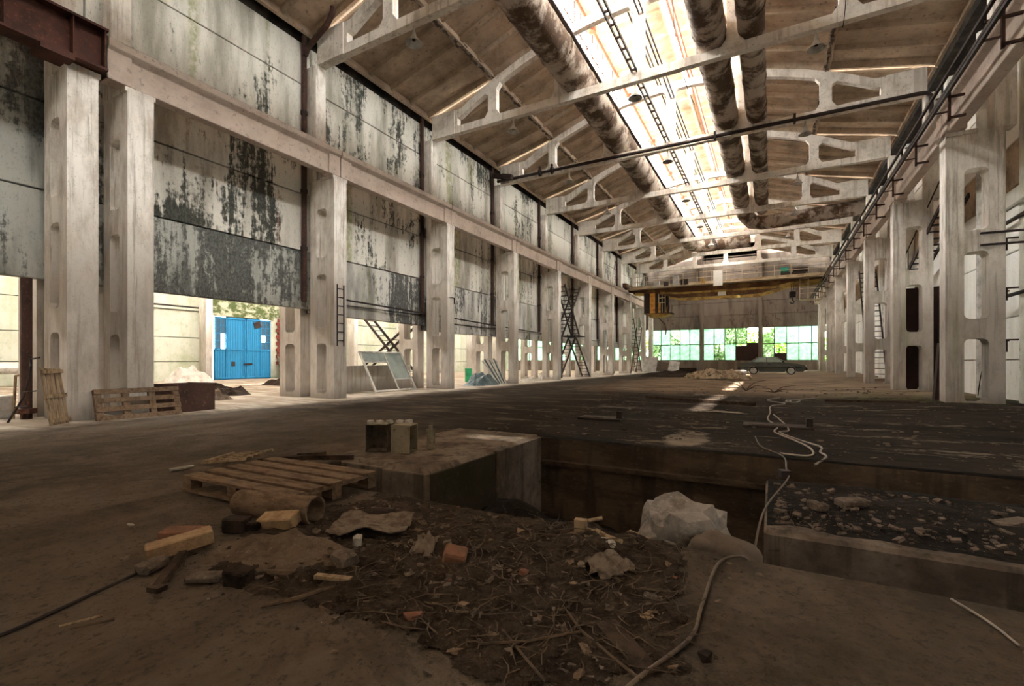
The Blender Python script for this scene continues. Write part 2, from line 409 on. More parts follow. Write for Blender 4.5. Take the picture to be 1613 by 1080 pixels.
mb = MB(); nx = len(xs)
mb.v = [(x, y, gz(x, y) if not (PX0 - .01 <= x and PY0 - .01 <= y <= PY1 + .01) else min(gz(x, y), .03)) for y in ys for x in xs]
for j in range(len(ys) - 1):
    for i in range(nx - 1):
        cx_, cy_ = (xs[i] + xs[i + 1]) / 2, (ys[j] + ys[j + 1]) / 2
        if cx_ > PX0 and PY0 < cy_ < PY1: continue
        mb.f.append((j * nx + i, j * nx + i + 1, (j + 1) * nx + i + 1, (j + 1) * nx + i))
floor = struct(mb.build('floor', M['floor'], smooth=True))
MB().box(PX0 - .05, PX1, PY0 - .35, PY0, -1.45, -.012).build('pit_wall', M['pit'], floor)
w = MB().box(PX0, PX1, PY1, PY1 + .3, -1.45, -.03).build('pit_wall', M['pit'], floor)
MB().box(-3.2, PX1, PY1 - .10, PY1 + .02, -.42, -.36).build('formwork_ridge', M['pit'], floor)
MB().box(PX0 - .3, PX0, PY0, PY1, -1.45, -.02).build('pit_wall', M['pit'], floor)
fb = MB().box(-4.9, -3.26, 4.0, 6.86, -1.45, .02)
fb = fb.build('foundation_block', M['block'], floor, bevel=.06)
MB().box(-3.27, -3.245, 4.02, 5.38, -1.4, -.03).build('formwork_panel', M['moss_block'], floor, bevel=.01)
MB().box(-4.9, -3.95, 3.975, 4.02, -1.4, -.02).build('formwork_panel', M['block'], floor, bevel=.01)
MB().box(-3.93, -3.30, 3.965, 4.02, -1.4, -.03).build('formwork_panel', M['block'], floor, bevel=.01)
MB().box(-3.28, -3.235, 5.4, 6.8, -1.4, -.01).build('formwork_panel', M['block'], floor, bevel=.01)
rb = MB().box(-.05, PX1, 4.1, 5.95, -1.45, -.10).build('foundation_block', M['block'], floor, bevel=.03)
mb = MB()                                                      # soil lying on the right block
n1, n2 = 70, 20
for j in range(n2 + 1):
    for i in range(n1 + 1):
        x = -.03 + 6.9 * (i / n1) ** 1.3; y = 4.24 + .16 * noise.noise(Vector((x * 2.5, 4, 4))) * (1 - j / n2) + 1.68 * j / n2
        e = min(1, min(i, j, n2 - j) / 2.5)
        mb.v.append((x, y, -.10 + e * (.035 + .03 * sm(x, 0, 3) + .05 * noise.noise(Vector((x * 3, y * 3, 1)))) * (.35 + .65 * sm(y, 4.2, 4.8))))
for j in range(n2):
    for i in range(n1):
        a = j * (n1 + 1) + i; mb.f.append((a, a + 1, a + n1 + 2, a + n1 + 1))
stuff(mb.build('oily_soil', M['oil'], floor))
mb = MB()
n1, n2 = 120, 40                                               # pit bottom with rubbish heaps
for j in range(n2 + 1):
    for i in range(n1 + 1):
        x = PX0 + (PX1 - PX0) * i / n1; y = PY0 + (PY1 - PY0) * j / n2
        z = -1.32 + .75 * math.exp(-(((x + 2.9) / .8) ** 2 + ((y - 5.1) / .9) ** 2))
        z += 1.08 * math.exp(-(((x + 4.1) / .9) ** 2 + ((y - 3.5) / .45) ** 4))
        z += .9 * sm(y, 3.9, 3.15) * math.exp(-((x + .9) / 1.2) ** 2)
        z += .55 * sm(x, -3.6, -2.5) * sm(x, 0, -1) * sm(y, 4.4, 3.2)
        z = min(z, -.12 - .25 * sm(x, -3.3, -2.6) * sm(x, -.9, -1.6))
        z += .10 * noise.noise(Vector((x * 2.5, y * 2.5, 3))) + .04 * noise.noise(Vector((x * 9, y * 9, 3)))
        mb.v.append((x, y, z))
for j in range(n2):
    for i in range(n1):
        a = j * (n1 + 1) + i; mb.f.append((a, a + 1, a + n1 + 2, a + n1 + 1))
mb.build('pit_bottom', M['oil'], floor)

# ================================================================ WALLS
def panel_wall(name, X, thick, rows, bays, mats, parent=None, gap=.035, ylist=None):
    w = struct(empty(name, (X, 0, 0)))
    for b in bays:
        y0, y1 = TY(b), TY(b + 1)
        for r, (z0, z1) in enumerate(rows(b)):
            m = mats(b, r)
            d = random.uniform(-.012, .012)
            MB().box(-thick + d, d, y0 + gap / 2, y1 - gap / 2, z0 + gap / 2, z1 - gap / 2).build('wall_panel', m, w, bevel=.012)
    return w
def rows_left(b):
    z = 2.97 if b <= 0 else (2.82 if b == 1 else 2.6)
    return [(z, z + .45 if b >= 1 else 4.9)] + ([(z + .45, 4.9)] if b >= 1 else []) + [(4.9, 6.8), (6.8, 8.3), (8.3, 10.45), (10.45, 11.85)]
def mats_left(b, r):
    n = len(rows_left(b)); q = n - 1 - r      # 0 = top
    if q <= 1: return M['wash_upper']
    if b < 0: return M['grey_paint']
    if b == 0: return M['grey_paint'] if q == 4 else M['wash']
    return (M['grey_paint2'] if q >= 4 else M['wash'])
wl = panel_wall('wall_left', -13.7, .22, rows_left, range(-3, 9), mats_left)
for b in range(-3, 9):                                        # boards under the eaves, given a plain dark colour
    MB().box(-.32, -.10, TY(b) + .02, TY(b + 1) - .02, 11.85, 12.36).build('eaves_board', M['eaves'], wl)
    MB().box(-.32, .32, TY(b), TY(b + 1), 12.37, 12.46).build('gutter_slab', M['eaves'], wl)  # added slab closing the gap where sun leaked in over the wall
    MB().box(-.30, -.235, TY(b), TY(b + 1), rows_left(b)[0][0] + .02, 12.0).build('seam_backing', M['grey_paint2'], wl)  # sheet added behind the panels, stops light coming through their joints
RR = [(-.3, 1.25), (1.25, 2.45), (2.45, 4.25), (4.25, 6.05), (6.05, 7.3), (7.3, 9.1), (9.1, 10.9), (10.9, 11.9)]
wr_ = panel_wall('wall_right', 5.9, -.22, lambda b: RR, range(-3, 9), lambda b, r: M['white_wall'] if r not in (4,) else M['slab_rib'])
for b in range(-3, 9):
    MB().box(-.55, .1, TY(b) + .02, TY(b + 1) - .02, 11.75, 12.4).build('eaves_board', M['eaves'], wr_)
    MB().box(.235, .3, TY(b), TY(b + 1), -.4, 12.3).build('seam_backing', M['slab_rib'], wr_)
for k in range(-2, 9):
    MB().box(-.35, 0, TY(k) - .2, TY(k) + .2, -.1, 11.5).build('pilaster', M['white_wall'], wr_, bevel=.015)
MB().box(-32, 6.2, YB - .3, YB, -.3, 17).build('wall_front', M['wash'])['kind'] = 'structure'  # unseen wall, added to keep light from behind off the foreground

# far window wall
wb = struct(empty('wall_back', (0, YE, 0)))
MB().box(-32.5, 6.3, .34, .4, 5.1, 14.6).build('seam_backing', M['end_wall'], wb)  # added backing that keeps sky light out of the end wall seams
MB().box(-32.5, 6.3, .34, .4, -.3, 1.3).build('seam_backing', M['end_wall'], wb)
BX = [(-13.6, -7.33), (-6.92, -1.25), (-.84, 6.1)]
NBX = [(-32.2, -26.4), (-26.0, -20.3), (-19.9, -13.9)]
for (a, b) in BX + NBX:
    MB().box(a, b, 0, .3, -.2, 1.33).build('sill_wall', M['end_wall'], wb, bevel=.01)
    for z0, z1 in ((5.06, 6.5), (6.5, 8.0), (8.0, 9.6), (9.6, 11.4), (11.4, 13.2)) + (((13.2, 14.6),) if a == -6.92 else ()):
        MB().box(a, b, 0, .25, z0 + .015, z1 - .015).build('wall_panel', M['end_wall'], wb, bevel=.012)
for x in (-26.2, -20.1, -13.75, -7.13, -1.05):
    MB().box(x - .2, x + .2, -.28, .1, -.1, 13.2).build('pilaster', M['end_wall'], wb, bevel=.015)
def end_window(n, x0, x1, npane, boards=()):
    W = struct(empty('window_%d' % n, (0, YE, 0)))
    f = MB(); d = .035
    for z in (1.36, 3.22, 5.03): f.box(x0, x1, .02, .12, z - d, z + d)
    for i in range(npane + 1):
        x = x0 + (x1 - x0) * i / npane; f.box(x - d, x + d, .03, .11, 1.33, 5.06)
    f.build('window_frame', M['darksteel'], W)
    for i in range(npane):
        for r, (z0, z1) in enumerate(((1.39, 3.19), (3.25, 5.0))):
            a = x0 + (x1 - x0) * i / npane + d; b = x0 + (x1 - x0) * (i + 1) / npane - d
            if (i, r) in boards:
                MB().box(a, b, .04, .09, z0, z0 + (z1 - z0) * boards[(i, r)]).build('board', M['mirror'], W)
                continue
            rnd = random.random()
            if rnd < .28:
                m = M['clear']
            else: m = M['frost']
            MB().box(a, b, .065, .072, z0, z1).build('pane', m, W)
end_window(1, -12.9, -7.33, 5)
end_window(2, -6.92, -1.25, 5, {(3, 0): .88, (4, 0): 1.0, (4, 1): .04})
end_window(3, -.84, 4.9, 5, {(1, 0): .42})
for i, (a, b) in enumerate(NBX): end_window(4 + i, a, b, 5)

# neighbouring hall beyond the left wall
XO = -32.0
wo = struct(empty('wall_outer', (XO, 0, 0)))
DY0, DY1 = 17.2, 21.25
MB().box(-.34, -.28, YB, DY0 - .02, -.3, 12).box(-.34, -.28, DY1 + .02, YE, -.3, 12).box(-.34, -.28, DY0 - .02, DY1 + .02, 4.4, 12).build('seam_backing', M['outer'], wo)  # backing added outside the panels against light in the seams
for b in range(-3, 9):
    y0, y1 = TY(b), TY(b + 1)
    for z0, z1 in ((-.2, 1.2), (1.2, 2.7), (2.7, 4.4), (4.4, 5.9), (5.9, 7.7), (7.7, 9.5), (9.5, 12)):
        if b == 2 and z1 <= 4.5: continue
        MB().box(-.25, 0, y0 + .02, y1 - .02, z0 + .02, z1 - .02).build('wall_panel', M['moss'] if (b == 2 and z0 == 4.4) else M['outer'], wo, bevel=.01)
MB().box(-.25, 0, TY(2), DY0, -.2, 4.4).build('wall_panel', M['outer'], wo)
MB().box(-.25, 0, DY1, TY(3), -.2, 4.4).build('wall_panel', M['outer'], wo)
MB().box(-.2, .15, DY0 - .2, DY1 + .2, 4.22, 4.75).build('door_lintel', M['moss'], wo, bevel=.03)
for r in range(14):
    for c in range(2):
        MB().box(.0, .14, 21.65 + c * .27 + (.13 if r % 2 else 0), 21.65 + c * .27 + .25 + (.13 if r % 2 else 0), 1.0 + r * .24, 1.0 + r * .24 + .21).build('brick', M['red_brick_wall'], wo)
for k in range(-2, 9):
    if k == 2: continue
    MB().box(0, .8, TY(k) - .22, TY(k) + .22, -.1, 11.5).build('wall_column', M['column'], wo, bevel=.02)
MB().box(0, .8, TY(2) - .2, TY(2) + .22, -.1, 11.5).build('wall_column', M['column'], wo, bevel=.02)
dr = struct(empty('door_1', (XO, 0, 0)))
def gate_leaf(y0, y1, win, flip):
    ym = y1 - .75 if flip else y0 + .75
    n = 12
    for i in range(n):
        a = y0 + (y1 - y0) * i / n; b = y0 + (y1 - y0) * (i + 1) / n
        inwin = (a >= ym - .05) if flip else (b <= ym + .05)
        if inwin:
            z0s = ((.12, 2.0),)
        else: z0s = ((.12, 2.0), (2.05, 4.1))
        for z0, z1 in z0s:
            MB().box(.02, .05, a + .008, b - .008, z0, z1).build('gate_plank', M['blue'], dr)
    MB().box(.0, .018, y0 - .06, y1 + .06, -.1, 2.04).build('gate_backing', M['blue'], dr)  # sheet added behind the planks to block daylight through the gaps
    MB().box(.0, .018, (y0 - .06) if flip else ym, ym if flip else (y1 + .06), 2.04, 4.3).build('gate_backing', M['blue'], dr)
    f = MB()
    for z in (.12, 2.02, 4.12): f.box(.05, .11, y0, y1, z - .05, z + .05)
    for y in (y0 + .04, y1 - .04, ym): f.box(.05, .11, y - .035, y + .035, .1, 4.15)
    f.build('gate_frame', M['blue'], dr)
    wa, wb2 = (ym, y1) if flip else (y0, ym)
    g = MB()
    for i in range(1, 4): g.box(.04, .07, wa, wb2, 2.05 + i * .51, 2.08 + i * .51)
    g.box(.04, .07, (wa + wb2) / 2 - .015, (wa + wb2) / 2 + .015, 2.05, 4.1)
    g.build('glazing_bars', M['blue'], dr)
    for i in range(2):
        for j in range(4):
            if (i, j) in win: continue
            a = wa + (wb2 - wa) * i / 2; b = wa + (wb2 - wa) * (i + 1) / 2
            MB().box(.022, .038, a, b, 2.05 + j * .51, 2.56 + j * .51 + (.1 if j == 3 else 0)).build('pane', M['dusty'], dr)
gate_leaf(DY0 + .1, 19.35, ((1, 0), (1, 1)), False)
gate_leaf(19.4, DY1 - .05, ((0, 1),), True)
MB().bar((.12, 19.2, 1.0), (.12, 19.8, 1.05), .06, .12).build('gate_bolt', M['darksteel'], dr)
MB().cbox((.09, 18.5, 1.05), (.06, .2, .3)).build('gate_latch', M['darksteel'], dr)
MB().cbox((.09, 20.2, 3.8), (.05, .5, .45), Matrix.Rotation(.3, 3, 'X')).build('torn_patch', M['darksteel'], dr)

# ================================================================ CEILING
ce = struct(empty('ceiling', (XC, 0, 0)))
def topz(u):
    u = abs(u); return 14.12 - .0355 * u * u if u < 7.6 else 12.07 - .04 * (u - 7.6)
def slab_mesh(u0, u1, z0, z1, name, m1, ribs=5, L=6.0, deep=.30):
    mb = MB()
    th = atan2(z1 - z0, u1 - u0); W = hypot(u1 - u0, z1 - z0); r = Matrix.Rotation(-th, 3, 'Y')
    o = (u0, 0, z0)
    mb.box(0, W, .02, L - .02, deep, deep + .04, r, o)
    mb.box(.02, .12, .02, L - .02, 0, deep, r, o); mb.box(W - .12, W - .02, .02, L - .02, 0, deep, r, o)
    for i in range(ribs + 1):
        y = .04 + (L - .18) * i / ribs
        mb.box(.12, W - .12, y, y + .10, .10 if 0 < i < ribs else .04, deep, r, o)
    return mb.mesh(name, m1)
RW = [(-9.45, -6.0), (-6.0, -3.02), (3.02, 6.0), (6.0, 9.45)]
sm_ = [slab_mesh(a, b, topz(a) + .02, topz(b) + .02, 'roof_slab', M['slab']) for a, b in RW]
for bay in range(-3, 9):
    for i, me in enumerate(sm_):
        link('roof_slab', me, ce, (0, TY(bay), 0))
LZ0, LZ1 = 16.15, 16.45
ls = [slab_mesh(-3.25, -.0, LZ0, LZ1, 'lantern_slab', M['lantern_slab'], 4, deep=.22), slab_mesh(.24, 3.25, LZ1, LZ0, 'lantern_slab', M['lantern_slab'], 4, deep=.22)]
for bay in range(-3, 9):
    for me in ls: link('lantern_slab', me, ce, (0, TY(bay), 0))
    if bay in (-3, -2, -1, 0, 2, 4, 6, 8):
        MB().box(-.1, .34, TY(bay) + .05, TY(bay) + (5.95 if bay != 2 else 3.2), LZ1 + .24, LZ1 + .30).build('ridge_cap', M['lantern_slab'], ce)
mb = MB()
for s in (-1, 1):
    for u in (6.0,):
        for bay in range(-3, 9):
            z = topz(u)
            for q in range(30):
                y = TY(bay) + .15 + q * .195
                mb.cbox((s * u + random.uniform(-.03, .03), y, z + .09 + random.uniform(-.02, .03)), (.12, .17, .16 + random.random() * .06), Matrix.Rotation(random.uniform(-.3, .3), 3, 'Y'))
stuff(mb.build('joint_mortar', M['joint'], ce))
# lantern: concrete/steel frames, glazed sides
wi = 7
for s in (-1, 1):
    X = XC + s * 3.02
    MB().box(s * 3.02 - .08, s * 3.02 + .08, YB, YE, 13.78, 14.0).build('lantern_curb', M['darksteel'], ce)
    MB().box(s * 3.02 - .05, s * 3.02 + .05, YB, YE, 16.05, 16.17).build('lantern_rail', M['galv'], ce)
    for k in range(-2, 10):
        MB().box(s * 3.02 - .1, s * 3.02 + .1, TY(k) - .1, TY(k) + .1, 13.6, 16.2).build('lantern_post', M['truss'], ce)
    for bay in range(-3, 9):
        W = struct(empty('window_%d' % wi, (X, TY(bay), 0))); wi += 1
        f = MB()
        for i in range(1, 8): f.box(-.02, .02, i * .75 - .018, i * .75 + .018, 14.0, 16.05)
        f.box(-.02, .02, .1, 5.9, 15.02, 15.06); f.build('window_frame', M['rust'], W)
        for i in range(8):
            for r in range(2):
                if random.random() < .6: continue
                MB().box(-.004, .004, .02 + i * .75 + .02 + (.1 if i == 0 else 0), i * .75 + .73 - (.1 if i == 7 else 0), 14.02 + r * 1.04, 15.0 + r * 1.04).build('pane', M['lantern_glass'], W)
# end gables of the lantern
MB().box(-3.1, 3.1, YE, YE + .2, 13.0, 16.4).build('lantern_gable', M['end_wall'], ce)
# neighbouring hall roof
for a, b in ((-32.2, -26.2), (-20.0, -13.92)):
    MB().box(a - XC, b - XC, YB, YE + .3, 12.0, 12.2).build('roof_deck', M['slab'], ce)
MB().box(-26.4 - XC, -19.8 - XC, YB, YE + .3, 14.6, 14.8).build('roof_deck', M['lantern_slab'], ce)

portal((XC - 3.1, (YB + YE) / 2, 15.0), 76, 2.1, (1, 0, 0)).rotation_euler = (0, -pi / 2, 0)
portal((XC + 3.1, (YB + YE) / 2, 15.0), 76, 2.1, (-1, 0, 0)).rotation_euler = (0, pi / 2, 0)

# ================================================================ COLUMNS, TRUSSES, BEAMS
def rrect(u0, u1, v0, v1, r=.12):
    p = []
    for cx, cy, a in ((u1 - r, v0 + r, -90), (u1 - r, v1 - r, 0), (u0 + r, v1 - r, 90), (u0 + r, v0 + r, 180)):
        for k in (0, 45, 90):
            t = radians(a + k); p.append((cx + r * cos(t), cy + r * sin(t)))
    return p
def column_meshes():
    g = []
    W = 1.15
    holes = [rrect(.37, .84, .15, 1.80), rrect(.37, .84, 2.3, 4.05), rrect(.37, .84, 4.6, 6.2)]
    out = [(0, -.15), (W, -.15), (W, 7.16), (0, 7.16)]
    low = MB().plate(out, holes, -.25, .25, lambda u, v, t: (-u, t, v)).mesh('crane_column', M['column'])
    up = MB().box(-1.38, -.93, -.2, .2, 7.16, 11.06).mesh('upper_shaft', M['column'])
    pad = MB().box(-.62, .0, -.29, .29, 7.10, 7.2).mesh('bearing_pad', M['column'])
    return low, up, pad
cm = column_meshes()
def crane_column(x, y, face, label, grp):
    o = link('crane_column', cm[0], None, (x, y, 0), (0, 0, 0 if face > 0 else pi))
    tag(o, label, 'column', grp)
    link('upper_shaft', cm[1], o, bevel=.015); link('bearing_pad', cm[2], o)
    return o
XLc, XRc = -12.265, 4.02
ly = [TY(0) - .5, TY(0) + .5] + [TY(k) for k in range(1, 9)]
lab = ['pale two-branch concrete column under the end of the rusty steel beam, nearest on the left',
       'pale two-branch concrete column carrying the near end of the concrete crane beam',
       'left-row concrete column with a short rung ladder, next beyond the blue gate']
for i, y in enumerate(ly):
    crane_column(XLc, y, 1, lab[i] if i < 3 else '%s concrete crane column from the camera in the left row' % ORD[i], 'left row of crane columns')
for k in range(1, 9):
    crane_column(XRc, TY(k), -1, 'tall openwork concrete column, %s from the camera in the right row' % ORD[k - 1], 'right row of crane columns')
nm = MB().plate([(0, -.15), (1.1, -.15), (1.1, 7.16), (0, 7.16)], [rrect(.3, .8, .15, 1.8), rrect(.3, .8, 2.2, 3.2), rrect(.3, .8, 3.7, 5.2)], -.22, .22, lambda u, v, t: (-u, t, v)).mesh('inner_column', M['column'])
for i, y in enumerate(ly):
    o = link('concrete_column', nm, None, (-13.96, y, 0))
    tag(o, 'concrete column of the next hall standing behind the %s left crane column' % ORD[i], 'column', 'columns of the next hall')
# end-of-row posts at the far gable
for i, x in enumerate((XLc - .6, XRc + .5)):
    o = MB().box(-.25, .25, -.25, .25, -.1, 7.16).build('gable_column', M['column'], None, (x, TY(9) - .45, 0), bevel=.02)
    tag(o, 'short square column in the far %s corner by the windows' % ('left', 'right')[i], 'column')

# arch trusses
def arch(u0, u1, off, n):
    return [(u0 + (u1 - u0) * i / n, topz(u0 + (u1 - u0) * i / n) - off) for i in range(n + 1)]
def truss_mesh():
    half = [( -9.1, 11.06), (9.1, 11.06), (9.1, topz(9.1))]
    out = half + list(reversed(arch(-9.1, 9.1, 0, 36)))
    out = [out[0], out[1]] + list(reversed(arch(-9.1, 9.1, 0, 36)))
    holes = []
    xs_ = [-7.75, -6.2, -5.8, -3.2, -2.82, -.2, .2, 2.82, 3.2, 5.8, 6.2, 7.75]
    for i in range(0, 12, 2):
        a, b = xs_[i], xs_[i + 1]
        c = .16
        p = [(a + (c if i else .04), 11.36), (b - (c if i < 10 else .04), 11.36)]
        p += [(b - (.0 if i < 10 else 0), 11.36 + (c * 1.4 if i < 10 else .05))]
        top = arch(a, b, .34, 6)
        pr_ = list(reversed(top))
        pr_[0] = (b, pr_[0][1] - (c if i < 10 else .02)); pr_[-1] = (a, pr_[-1][1] - (c if i else .02))
        pr_.insert(1, (b - c, topz(b - c) - .34)); pr_.insert(-1, (a + c, topz(a + c) - .34))
        pr_ = [q for j, q in enumerate(pr_) if j in (0, 1, len(pr_) - 1, len(pr_) - 2) or a + c + .05 < q[0] < b - c - .05]
        p += pr_ + [(a, 11.36 + (c * 1.4 if i else .05))]
        holes.append(p)
    mb = MB().plate(out, holes, -.12, .12, lambda u, v, t: (u, t, v))
    return mb.mesh('roof_truss', M['truss'])
tm = truss_mesh()
em = [MB().box(a, b, -.16, .16, 11.055, topz(8) + .02).mesh('end_block', M['truss']) for a, b in ((-9.1, -7.9), (7.9, 9.1))]
for k in range(-1, 9):
    o = link('roof_truss', tm, None, (XC, TY(k), 0))
    tag(o, '%s pale concrete arch truss across the hall counted from the camera' % ORD[k + 1], 'roof truss', 'arch trusses under the roof')
    link('end_block', em[0], o); link('end_block', em[1], o)

# crane beams
bp = [(-.14, 0), (.14, 0), (.14, .55), (.27, .66), (.27, .82), (-.27, .82), (-.27, .66), (-.14, .55)]
def beam_mesh(L):
    return MB().plate(bp, [], .015, L - .015, lambda u, v, t: (u, t, v)).box(-.2, .2, .015, .45, -.02, .7).box(-.2, .2, L - .45, L - .015, -.02, .7).mesh('crane_beam', M['beam'])
bm6, bm55 = beam_mesh(6.0), beam_mesh(5.55)
for k in range(0, 8):
    y = TY(0) + .45 - .57 if k == 0 else TY(k)
    me = beam_mesh(6.57 - .45) if k == 0 else bm6
    o = link('crane_beam', me, None, (XLc - .18, y if k else TY(0) + -.12 , 7.22), bevel=.012)
    tag(o, 'long pale concrete crane beam on the left columns, %s span from the near joint' % ORD[k], 'beam', 'left concrete crane beams')
    MB().box(-.05, .05, 0, 6, .82, .94).build('rail', M['darksteel'], o)
for k in range(1, 9):
    o = link('crane_beam', bm6, None, (XRc + .18, TY(k) - 0, 7.22), bevel=.012)
    tag(o, 'pale concrete crane beam on the right columns, %s visible span from the camera' % ORD[k - 1], 'beam', 'right concrete crane beams')
    MB().box(-.05, .05, 0, 6, .82, .94).build('rail', M['darksteel'], o)
o = MB().box(-.02, .02, -8, 0, 0, .8).box(-.22, .22, -8, 0, .78, .83).box(-.2, .2, -8, 0, -.03, .02).build('steel_crane_beam', M['rust'], None, (XLc + .05, TY(0) - .17, 7.25))
tag(o, 'rust-red riveted steel crane beam at the top left corner', 'beam')
for y in (-.05, -.55, -1.5, -2.7, -3.9):
    MB().box(.02, .19, y - .01, y + .01, .0, .78).build('stiffener', M['rust'], o)
MB().box(-.26, .26, -1.05, -.55, -.14, -.03).build('bearing_shoe', M['rust'], o)

# vertical rainwater pipes beside the left columns
for k in range(1, 8):
    y = TY(k) - .36
    o = MB().path([(0, 0, 3.2 if k else 3.0), (0, 0, 12.0)], .085, 10).build('rainwater_pipe', M['drain'], None, (-13.58, y - .0, 0), smooth=False)
    tag(o, 'rusty vertical rainwater pipe beside the %s column axis of the left wall' % ORD[k - 1], 'pipe', 'rainwater pipes on the left wall')
    for z in (4.9, 6.8, 9.4): MB().path([(0, 0, z), (0, 0, z + .12)], .11, 10).build('pipe_collar', M['darksteel'], o)
o = MB().path([(0, 0, 0), (0, 0, 2.95)], .095, 12).build('standing_pipe', M['drain'], None, (-13.62, 3.6, 0))
tag(o, 'thick red-brown vertical pipe standing left of the nearest column', 'pipe')
MB().path([(0, 0, .12), (0, 0, .22)], .17, 12).build('flange', M['rust'], o)

# conductor bars with brackets along the right crane beam
for i, (dx, z) in enumerate(((3.52, 7.75), (3.56, 7.50), (3.49, 7.28))):
    o = MB().box(-.03, .03, TY(1), TY(8) + 4, -.035, .035).build('conductor_bar', M['darksteel'], None, (dx, 0, z))
    tag(o, '%s dark steel conductor bar running along the right crane beam' % ('top', 'middle', 'bottom')[i], 'rail')
for k in range(1, 9):
    for q in range(2):
        y = TY(k) + 1.5 + 3 * q
        o = MB().box(.0, .30, -.03, .03, .50, .55).box(.0, .30, -.03, .03, .0, .05).box(-.02, .03, -.03, .03, -.05, .75).box(-.25, 0, -.02, .02, .16, .19).box(-.25, 0, -.02, .02, .52, .55).build('bar_bracket', M['drain'], None, (3.78, y, 7.1))
        tag(o, 'rusty frame bracket holding the conductor bars, %s from the camera' % ORD[min(12, (k - 1) * 2 + q)] if (k - 1) * 2 + q < 12 else 'small rusty bracket of the conductor bars towards the far crane, %s from the end' % ORD[15 - ((k - 1) * 2 + q)], 'bracket', 'conductor bar brackets')

# ================================================================ DUCTS AND PIPES OVERHEAD
def duct(name, pts, r, label, seams):
    o = MB().path(pts, r, 20).build(name, M['rust_duct'], None, (0, 0, 0))
    for p in o.data.polygons: p.use_smooth = len(p.vertices) == 4
    tag(o, label, 'duct')
    for a, b in seams: MB().path([a, b], r + .025, 20).build('seam_band', M['rust_duct'], o)
    return o
def sag(x, z, y0, y1, n=24, amp=.05, s=1):
    return [(x + .03 * noise.noise(Vector((y0 + (y1 - y0) * i / n, s, 0))), y0 + (y1 - y0) * i / n, z + amp * noise.noise(Vector((0, (y0 + (y1 - y0) * i / n) * .4, s)))) for i in range(n + 1)]
dl = sag(-6.5, 11.98, -8, 45.2, 40, .04, 1) + [(-6.3, 46.0, 12.0), (-5.6, 46.5, 12.0), (-1.6, 46.6, 12.0)]
duct('ventilation_duct', dl, .60, 'long rust-patched round duct left of the skylight', [((-6.5, y, 11.98), (-6.5, y + .08, 11.98)) for y in [-2 + 2.4 * i for i in range(19)]])
da = sag(-1.75, 11.86, -8, 36.2, 32, .03, 2) + [(-1.62, 37.0, 11.6), (-1.2, 37.5, 11.2), (-.6, 37.7, 11.1), (2.2, 37.7, 11.15), (5.4, 37.7, 11.3)]
duct('ventilation_duct', da, .50, 'thick rusty duct right of the skylight that bends to the right wall', [((-1.75, y, 11.86), (-1.75, y + .08, 11.86)) for y in [-2 + 2.0 * i for i in range(19)]] + [((3.9, 37.7, 11.22), (4.05, 37.7, 11.22))])
db = sag(-.55, 11.75, -8, 36.6, 32, .03, 3)
duct('ventilation_duct', db, .39, 'thinner rusty duct running close beside the thick right one', [((-.55, y, 11.75), (-.55, y + .07, 11.75)) for y in [-2.5 + 2.0 * i for i in range(19)]])

o = MB().box(-.06, -.02, -6, 45.5, 0, .1).box(.10, .14, -6, 45.5, 0, .1)
for i in range(83): o.box(-.03, .11, -6 + .62 * i, -5.95 + .62 * i, .02, .08)
tag(o.build('cable_tray', M['darksteel'], None, (-4.25, 0, 11.37)), 'dark ladder-like cable tray along the middle of the trusses', 'cable tray')
for i, (x, z, lb) in enumerate(((-4.02, 13.35, 'pair of dark rails hanging under the ridge of the trusses'), (-5.0, 15.2, 'dark rails under the lantern roof left of its middle'))):
    o = MB().box(-.05, -.01, -6, 54, 0, .08).box(.09, .13, -6, 54, 0, .08).build('steel_rail', M['darksteel'], None, (x, 0, z)); tag(o, lb, 'rail')
o = MB().path([(0, -6, 0), (0, 56, 0)], .07, 8).build('red_pipe', M['rust_light'], None, (-6.85, 0, 15.75)); tag(o, 'orange-red pipe along the left edge of the roof lantern', 'pipe')
for k in range(-1, 9): MB().box(-.14, .14, TY(k) + 2.9, TY(k) + 3.1, -.14, .14).build('pipe_clamp', M['rust_light'], o)
o = MB().path([(0, -6, 0), (0, 56, 0)], .05, 8).path([(.16, -6, .03), (.16, 56, .03)], .035, 8).build('ridge_pipe', M['rust_light'], None, (-3.75, 0, 16.05)); tag(o, 'pair of thin brown pipes under the lantern ridge', 'pipe')
for i, dx in enumerate((0, .22, .42)):
    o = MB().path([(0, -6, 0), (0, 56, 0)], .045, 8).build('edge_pipe', M['darksteel'], None, (-6.72 + dx * .5, 0, 13.62 - dx * .35)); tag(o, '%s dark thin pipe along the left edge of the skylight opening' % ('outer', 'middle', 'inner')[i], 'pipe')

# cross pipe under the third truss, with its flanges and box
yp = TY(3) - .28
o = MB().path([(-13.3, yp, 11.2), (4.7, yp, 11.06)], .075, 10).path([(4.7, yp, 11.06), (5.0, yp, 11.03), (5.1, yp, 10.9), (5.1, yp, 10.3)], .075, 10).build('cross_pipe', M['darksteel'], None)
tag(o, 'dark pipe slung straight across the hall under the truss', 'pipe')
for x in (-10.75, -10.05): MB().path([(x, yp, 11.19), (x + .12, yp, 11.19)], .17, 8).box(x, x + .1, yp - .05, yp + .05, 11.0, 11.5).build('valve', M['darksteel'], o)
for x in (-2.2, .8): MB().box(x, x + .08, yp - .12, yp + .12, 10.95, 11.3).build('pipe_clamp', M['darksteel'], o)
o = MB().cbox((0, 0, 0), (.5, .4, .28), Matrix.Rotation(.3, 3, 'X') @ Matrix.Rotation(.25, 3, 'Y')).cbox((.55, 0, -.12), (.6, .25, .22), Matrix.Rotation(.25, 3, 'Y')).build('junction_box', M['darksteel'], None, (-13.6 + .6, yp - .4, 11.3)); tag(o, 'dark battered metal box hung at the left end of the cross pipe', 'box')

